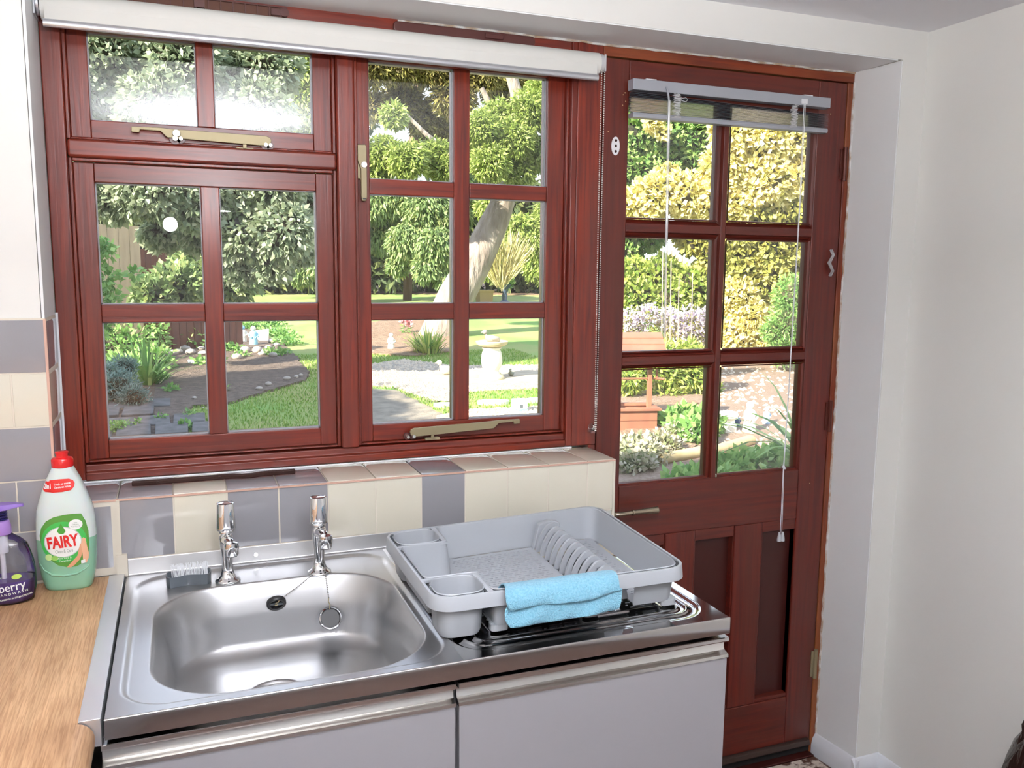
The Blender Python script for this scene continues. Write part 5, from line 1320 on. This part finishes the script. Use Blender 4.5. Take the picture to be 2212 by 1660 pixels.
p = gat(1104, 815); bird('bird_ornament', 'small grey bird ornament standing right of the bird bath', (p.x, p.y, p.z + .012), .16, mat('green_grey_stone', (.25, .27, .22), .8), math.radians(240))
b = MB(); c = gat(1062, 818); n = 40; b.loft([[(c.x + .95 * math.cos(2 * math.pi * i / n), c.y + .10 + .62 * math.sin(2 * math.pi * i / n), gz(c.y + .10 + .62 * math.sin(2 * math.pi * i / n)) + h_) for i in range(n)] for h_ in (-.02, .014)])
b.build('paved_circle', mat('tan_round_paving', (.47, .39, .28), .9, vary=((8, 8, 8), .2, (.36, .29, .2))), GD)
for x, y, w_ in ((1065, 872, .18), (1160, 868, .15), (960, 878, .12)):
    p = gat(x, y); b = MB(); b.loft([[(p.x + w_ * math.cos(a), p.y + w_ * .7 * math.sin(a), gz(p.y) + h_) for a in [2 * math.pi * i / 14 for i in range(14)]] for h_ in (-.01, .03)]); b.build('stepping_stone', M['stone_w'], GD)
# white box ornament
p = gat(1122, 890); OB = empty('box_ornament', tuple(p), label='white box shaped ornament with a turquoise foot near the gravel', cat='garden ornament')
b = MB(); b.box(-.075, .075, -.05, .05, .03, .135); b.build('box', M['stone_w'], OB, bevel=.012)
b = MB(); b.box(-.078, .078, -.053, .053, 0, .032); b.build('foot', mat('turquoise_paint', (.25, .55, .60), .5), OB, bevel=.004)
b = MB(); b.box(-.018, .018, -.0525, -.049, .045, .08); b.build('opening', M['dark_grey'], OB)
# stone figures
def figure(name, label, p, h, m, cat='garden ornament', m2=None):
    F_ = empty(name, tuple(p), label=label, cat=cat)
    b = MB(); b.lathe([(.20 * h, 0), (.22 * h, .05 * h), (.19 * h, .25 * h), (.16 * h, .45 * h), (.19 * h, .60 * h), (.15 * h, .70 * h), (.07 * h, .75 * h)], n=14); b.build('body', m, F_, smooth=60)
    b = MB(); b.ball((0, 0, .86 * h), .13 * h, 12); b.build('head', m2 or m, F_, smooth=60)
    b = MB()
    for s_ in (-1, 1): b.tube([(s_ * .17 * h, 0, .62 * h), (s_ * .22 * h, -.08 * h, .48 * h), (s_ * .08 * h, -.17 * h, .42 * h)], [.055 * h, .05 * h, .035 * h], 8)
    b.build('arms', m, F_, smooth=60); return F_
p = gat(845, 757); figure('stone_figure', 'white stone figure on the tan bed left of the strappy plant', p, .28, M['stone_w'])
p = gat(1618, 935); figure('white_figure', 'white figure ornament on the gravel beyond the log edging', p, .30, M['stone_w'])
p = gat(1572, 935); OB = empty('white_lantern', tuple(p), label='white square lantern ornament left of the white figure', cat='garden ornament')
b = MB(); b.box(-.06, .06, -.05, .05, 0, .09); b.box(-.045, .045, -.04, .04, .09, .13); b.build('stand', M['stone_w'], OB, bevel=.004)
b = MB(); b.box(-.07, .07, -.06, .06, .13, .20); b.build('top', M['stone_w'], OB, bevel=.015)
p = gat(1655, 918); figure('blue_figure', 'small pale blue figure right of the white figure', p, .18, mat('pale_blue_paint', (.45, .60, .78), .6), m2=M['stone_w'])
p = gat(1592, 925); figure('dark_figure', 'small dark blue figure between lantern and white figure', p, .14, mat('dark_blue_paint', (.06, .10, .20), .6), m2=M['grey_stone'])
p = gat(548, 748); figure('turquoise_figure', 'turquoise and white painted figure among the stones in the flower bed', p, .33, mat('turquoise_gloss', (.30, .60, .72), .4), m2=M['stone_w'])
p = gat(525, 742); figure('white_blue_figure', 'white figure with a blue head among the stones in the flower bed', p, .30, M['stone_w'], m2=mat('blue_gloss', (.20, .40, .66), .4))
p = gat(566, 740); b = MB(); b.loft([[(p.x - .11, p.y, p.z), (p.x + .11, p.y, p.z), (p.x + .11, p.y + .1, p.z), (p.x - .11, p.y + .1, p.z)], [(p.x - .12, p.y, p.z + .19), (p.x + .12, p.y, p.z + .22), (p.x + .12, p.y + .1, p.z + .22), (p.x - .12, p.y + .1, p.z + .19)]])
b.build('white_pot', M['stone_w'], None, bevel=.01, label='white flared pot right of the turquoise figure', cat='pot')
p = gat(420, 789); b = MB(); b.hexa([(p.x - .08, p.y, p.z + .01), (p.x + .08, p.y - .04, p.z + .01), (p.x + .08, p.y - .04, p.z + .05), (p.x - .08, p.y, p.z + .05)], [(p.x - .08, p.y + .02, p.z + .03), (p.x + .08, p.y - .02, p.z + .03), (p.x + .08, p.y - .02, p.z + .075), (p.x - .08, p.y + .02, p.z + .075)])
b.build('plant_label', M['white_pl'], None, label='white plant label lying on the dark soil', cat='plant label')
# stones
M['stone'] = mat('bed_stone', (.50, .43, .37), .85, vary=((5, 5, 5), .2, (.35, .30, .27)))
spots = [(500, 722), (508, 735), (492, 730), (588, 745), (597, 752), (580, 758), (600, 765), (566, 772), (590, 775), (556, 766), (512, 780), (385, 768), (400, 762), (372, 772), (412, 770), (435, 760), (440, 772), (355, 768), (604, 742), (574, 768), (530, 765), (322, 874), (420, 868), (455, 850), (560, 848), (580, 838), (620, 826), (640, 822), (650, 818)]
for x, y in spots:
    p = gat(x, y); r = rnd.uniform(.045, .085) * (1 if y < 790 else .5); b = MB(); b.ball((0, 0, 0), r, 8, (rnd.uniform(.9, 1.3), rnd.uniform(.7, 1), rnd.uniform(.6, .8))); o = b.build('rock', M['stone'], None, smooth=60, label=('small pale stones along the front edge of the dark soil' if y > 790 else 'pale stones beside the leafy plants at the back of the flower bed' if x < 450 else 'pale rounded stones banked round the painted figures'), cat='stone', group=('stones at the front edge of the flower bed' if y > 790 else 'stones beside the leafy border plants' if x < 450 else 'stones round the painted figures')); o.location = (p.x, p.y, p.z + r * .45 + .03)
# planter box and blue urn at the far lawn
p = gat(1046, 654); PB = empty('planter_box', tuple(p), label='square tan planter box at the far side of the lawn', cat='planter')
b = MB(); b.loft([[(x, y, 0) for x, y in ((-.19, -.19), (.19, -.19), (.19, .19), (-.19, .19))], [(x, y, .30) for x, y in ((-.21, -.21), (.21, -.21), (.21, .21), (-.21, .21))]]); b.build('box', M['board_tan'], PB)
b = MB(); b.box(-.24, .24, -.24, .24, .30, .37); b.build('rim', M['board_tan'], PB, bevel=.01)
p = gat(1090, 655); UR = empty('blue_urn', tuple(p), label='dark blue urn on a pedestal right of the tan planter box', cat='urn')
b = MB(); b.lathe([(.13, 0), (.13, .05), (.07, .09), (.08, .22), (.06, .30), (.14, .42), (.20, .55), (.19, .56), (.02, .50)], n=18); b.build('urn', mat('dark_blue_glaze', (.06, .09, .16), .4), UR, smooth=50)
foliage(UR, [(Vector((0, 0, .62)), (.2, .2, .14))], 260, .14, .035, LM['green'], droop=-.5)
# log edging
M['log'] = mat('yellow_log', (.62, .48, .26), .8, vary=((8, 8, 3), .2, (.46, .33, .16)))
for a, c, lab in (((1540, 988), (1622, 962), 'yellow brown log edging the gravel, the right hand piece under the white figure'), ((1425, 1005), (1530, 985), 'yellow brown log edging the gravel behind the grey leaved ground cover')):
    A_, C2 = gat(*a), gat(*c); b = MB(); b.tube([A_ + Vector((0, 0, .045)), C2 + Vector((0, 0, .045))], .048, 12)
    b.build('log_edging', M['log'], None, smooth=50, label=lab, cat='log')
# low planting
def clump(name, label, px, py, w_, hgt, n, m, Lf, Wf, cat='plant', lean=.9, Y=None):
    c = gat(px, py) if Y is None else at(px, py, Y); T = plant(name, label, cat)
    P, D = [], []
    for i in range(n):
        a = NR.uniform(0, 2 * math.pi); r = NR.rand() * w_ * .25; s_ = NR.rand()
        P.append((c.x + r * math.cos(a), c.y + r * math.sin(a), c.z)); D.append((math.cos(a) * lean * s_, math.sin(a) * lean * s_, 1))
    P, D = np.array(P), np.array(D); D /= np.linalg.norm(D, axis=1, keepdims=True); Ln = hgt * (.6 + .5 * NR.rand(n))
    # arching strap: three segments
    V_, F_, T_ = [], [], []
    for i in range(n):
        sd = np.cross(D[i], (0, 0, 1)); sd = sd / (np.linalg.norm(sd) + 1e-6) * Wf * .5; base = len(V_); hor = np.array((D[i][0], D[i][1], 0)); tt = NR.rand()
        for k in range(5):
            t = k / 4; q = P[i] + D[i] * Ln[i] * t + hor * Ln[i] * t * t * .55 - np.array((0, 0, 1)) * Ln[i] * t ** 2.5 * .45 * (.3 + np.linalg.norm(hor)); wd = (1 - t ** 2) * 1.0 + .05
            V_ += [q - sd * wd, q + sd * wd]; T_ += [tt, tt]
        for k in range(4): F_.append((base + 2 * k, base + 2 * k + 1, base + 2 * k + 3, base + 2 * k + 2))
    me = bpy.data.meshes.new('leaves'); fast_mesh(me, np.array(V_), np.array(F_)); a = me.attributes.new('tint', 'FLOAT', 'POINT'); a.data.foreach_set('value', np.array(T_, dtype=np.float32)); me.materials.append(m)
    o = bpy.data.objects.new('leaves', me); COL.objects.link(o); o.parent = T; o['kind'] = 'stuff'; return T
clump('strappy_plant', 'yellow green strappy clump at the foot of the leaning trunk', 925, 765, .8, .52, 120, LM['strap'], .5, .035)
clump('iris_clump', 'long upright blade leaved clump in the left flower bed', 318, 835, .5, .75, 60, LM['green'], .6, .04)
clump('iris_clump', 'sparse blade leaved clump at the back of the left flower bed', 415, 740, .5, .60, 45, LM['strap'], .5, .035)
clump('dark_grass_tuft', 'dark grassy tuft at the foot of the silver green tree', 515, 672, .6, .50, 110, leafmat('dark_tuft', [(.02, .05, .02), (.06, .10, .04), (.10, .15, .06), (.2, .25, .1)], .2), .4, .03)
clump('pale_tuft', 'small fresh green tuft on the dark soil', 350, 825, .25, .22, 40, LM['green'], .2, .025)
clump('yucca', 'long strap leaves arching in at the right edge of the door glass', 1745, 1000, .25, .85, 26, LM['green'], .8, .05, lean=1.2, Y=2.9)
T = plant('spiky_blue_shrub', 'blue grey needled dwarf conifer in the left flower bed', 'shrub')
bl = [(gat(x, y) + Vector((0, 0, h_)), (r, r, r * .8)) for x, y, h_, r in [(255, 872, .16, .20), (290, 880, .10, .14), (232, 860, .20, .2), (270, 850, .28, .14)]]
foliage(T, bl, 5200, .055, .010, LM['blue'], droop=-.2, shell=.3, core=M['core'], cr=.75)
T = plant('leafy_border_plant', 'mid green leafy plants at the back of the left flower bed', 'shrub')
bl = [(gat(x, y) + Vector((0, 0, h_)), (r, r, r * .7)) for x, y, h_, r in [(250, 785, .22, .42), (300, 765, .25, .42), (350, 752, .25, .42), (405, 752, .16, .34), (240, 740, .35, .6), (450, 745, .10, .30), (330, 800, .12, .25), (290, 715, .3, .5), (370, 715, .25, .45), (430, 712, .2, .4), (270, 815, .12, .25)]]
foliage(T, bl, 11000, .085, .045, LM['green'], shell=.3, core=M['core'], cr=.6)
T = plant('fence_climber', 'sparse climber against the pale board fence', 'climber')
foliage(T, [pb(222, 540, 5.9, 22), pb(232, 600, 5.9, 24), pb(225, 650, 5.9, 26), pb(290, 590, 5.9, 12), pb(215, 700, 5.9, 26)], 700, .06, .04, LM['green'], shell=.1)
T = plant('low_border_plant', 'low green plants between the stones of the left flower bed', 'shrub')
bl = [(gat(x, y) + Vector((0, 0, .05)), (r, r, r * .35)) for x, y, r in [(480, 705, .5), (600, 730, .35), (620, 745, .25), (495, 760, .22), (600, 770, .18), (540, 712, .35), (570, 705, .4), (520, 775, .12), (450, 790, .2), (370, 850, .08), (480, 850, .06), (400, 930, .08)]]
foliage(T, bl, 5200, .06, .04, LM['green'], shell=.1)
T = plant('weed_tuft', 'small green weeds on the grey slabs at the lower left', 'plant')
foliage(T, [(gat(x, y) + Vector((0, 0, .05)), (r, r, r * .5)) for x, y, r in [(262, 935, .10), (245, 940, .1), (350, 912, .05), (300, 925, .04), (410, 905, .06)]], 500, .035, .02, LM['green'], shell=.1)
T = plant('pink_flower', 'pink flower spike behind the white stone figure', 'flower')
foliage(T, [(gat(877, 722) + Vector((0, 0, .28)), (.10, .1, .13))], 220, .06, .05, leafmat('pink_petals', [(.6, .2, .25), (.75, .35, .38), (.85, .5, .5), (.9, .7, .65)], .3), shell=.2); foliage(T, [(gat(877, 722) + Vector((0, 0, .10)), (.06, .06, .12))], 90, .10, .02, LM['green'])
T = plant('ground_cover', 'variegated grey and green ground cover below the wishing well', 'shrub')
bl = [(gat(x, y) + Vector((0, 0, .06)), (r, r, r * .6)) for x, y, r in [(1370, 985, .18), (1400, 1000, .16), (1350, 1000, .16), (1430, 975, .16), (1460, 955, .15), (1360, 1020, .13), (1380, 1015, .13), (1470, 925, .12)]]
foliage(T, bl, 3800, .045, .032, leafmat('variegated_leaves', [(.10, .13, .05), (.30, .34, .16), (.48, .42, .30), (.75, .68, .55)], .3), shell=.3, core=M['core_l'], cr=.6)
T = plant('broad_leaved_plant', 'bright green broad leaved plants between ground cover and log', 'shrub')
bl = [(gat(x, y) + Vector((0, 0, .09)), (r, r, r * .6)) for x, y, r in [(1500, 955, .15), (1480, 945, .15), (1520, 938, .15), (1490, 925, .18), (1455, 925, .13)]]
foliage(T, bl, 1700, .085, .06, LM['green'], shell=.3)
T = plant('nasturtium_patch', 'fresh green leaves along the bottom edge of the door glass', 'shrub')
bl = [(gat(x, y) + Vector((0, 0, .04)), (r, r, r * .5)) for x, y, r in [(1570, 1020, .16), (1610, 1012, .16), (1650, 1005, .16), (1500, 1045, .14), (1470, 1055, .14), (1690, 1000, .16), (1550, 1040, .14)]]
foliage(T, bl, 1700, .07, .05, LM['green'], shell=.2)
M['pebble'] = mat('warm_pebble', (.62, .53, .41), .85, vary=((40, 40, 40), .2, (.5, .38, .27)))
# loose pebbles on the gravel beds
def pebbles(name, region, n, m, r0=.012, r1=.03):
    pts = [gat(*p) for p in region]; xs_, ys_ = [p.x for p in pts], [p.y for p in pts]; b = MB(); k = 0
    def ins(x, y):
        c = False; j = len(pts) - 1
        for i in range(len(pts)):
            if (pts[i].y > y) != (pts[j].y > y) and x < (pts[j].x - pts[i].x) * (y - pts[i].y) / (pts[j].y - pts[i].y) + pts[i].x: c = not c
            j = i
        return c
    while k < n:
        x, y = rnd.uniform(min(xs_), max(xs_)), rnd.uniform(min(ys_), max(ys_)); k += 1
        if not ins(x, y) or ((x - bc.x) / .95) ** 2 + ((y - bc.y - .1) / .62) ** 2 < 1: continue
        r = rnd.uniform(r0, r1); z = gz(y) + .012; q = [(x + r * rnd.uniform(.7, 1.2) * math.cos(a), y + r * math.sin(a), z) for a in (0, 1.26, 2.5, 3.8, 5.0)]
        b.add(q + [(x, y, z + r * .8)], [(0, 1, 5), (1, 2, 5), (2, 3, 5), (3, 4, 5), (4, 0, 5)])
    return b.build(name, m, GD, kind='stuff')
pebbles('pebbles', [(780, 792), (870, 778), (985, 792), (1180, 790), (1200, 838), (1010, 850), (960, 872), (900, 858), (850, 838), (780, 838)], 2600, M['pebble'])
pebbles('pebbles', [(1000, 888), (1180, 880), (1190, 935), (930, 938)], 900, M['pebble'])
pebbles('pebbles', [(1500, 800), (1760, 790), (1760, 990), (1540, 960)], 1500, M['pebble'], .015, .035)
pebbles('soil_crumbs', [(150, 990), (230, 790), (470, 740), (640, 790), (650, 820), (500, 870), (400, 900), (400, 990)], 2600, M['stone'], .006, .018)
pebbles('soil_crumbs', [(790, 705), (985, 700), (985, 760), (790, 764)], 1200, M['soil_tan'], .01, .03)
# lawn blades close to the window
n = 42000; xx = NR.uniform(.0, 5.2, n); yy = NR.uniform(4.2, 11.0, n) 
P = np.stack([xx, yy, G0 + GS * yy], 1)
def inpoly(region):
    pts = [gat(*p) for p in region]; c = np.zeros(n, bool); j = len(pts) - 1
    for i in range(len(pts)):
        a, b_ = pts[i], pts[j]
        c ^= ((a.y > yy) != (b_.y > yy)) & (xx < (b_.x - a.x) * (yy - a.y) / (b_.y - a.y + 1e-9) + a.x); j = i
    return c
bad = inpoly([(150, 990), (150, 745), (300, 705), (470, 668), (545, 690), (600, 735), (640, 775), (668, 808), (655, 826), (600, 842), (520, 866), (470, 880), (420, 880), (400, 905), (400, 990)]) | inpoly([(780, 792), (870, 778), (985, 792), (1180, 790), (1200, 838), (1010, 850), (1000, 858), (960, 872), (900, 858), (850, 838), (780, 838)]) | inpoly([(1000, 888), (1180, 880), (1190, 935), (930, 938), (935, 905)]) | inpoly([(780, 842), (850, 842), (900, 868), (945, 890), (985, 912), (985, 960), (780, 975)]) | inpoly([(1345, 790), (1800, 770), (1850, 1000), (1620, 1060), (1300, 1075), (1300, 940)]) | ((xx - bc.x) ** 2 + ((yy - bc.y - .1) * 1.4) ** 2 < .95 ** 2)
P = P[~bad]; D = NR.normal(size=P.shape) * .35; D[:, 2] = 1
me = leaf_mesh('lawn_blades', P, D, .035, .012, NR.rand(len(P))); me.materials.append(LM['grass']); o = bpy.data.objects.new('lawn_blades', me); COL.objects.link(o); o.parent = GD; o['kind'] = 'stuff'
# hedge added left of the window, outside the view, to shade the near lawn
T = plant('added_shade_hedge', 'unseen hedge added on the left to shade the near lawn', 'hedge')
bl = [(Vector((-4.0 + rnd.uniform(-.2, .2), y, z)), (.8, .8, .8)) for y in np.arange(1.3, 6.6, .8) for z in (.6, 1.6, 2.6, 3.4)]
foliage(T, bl, 5000, .14, .09, LM['ivy'], shell=.8, core=M['core'], cr=.9)
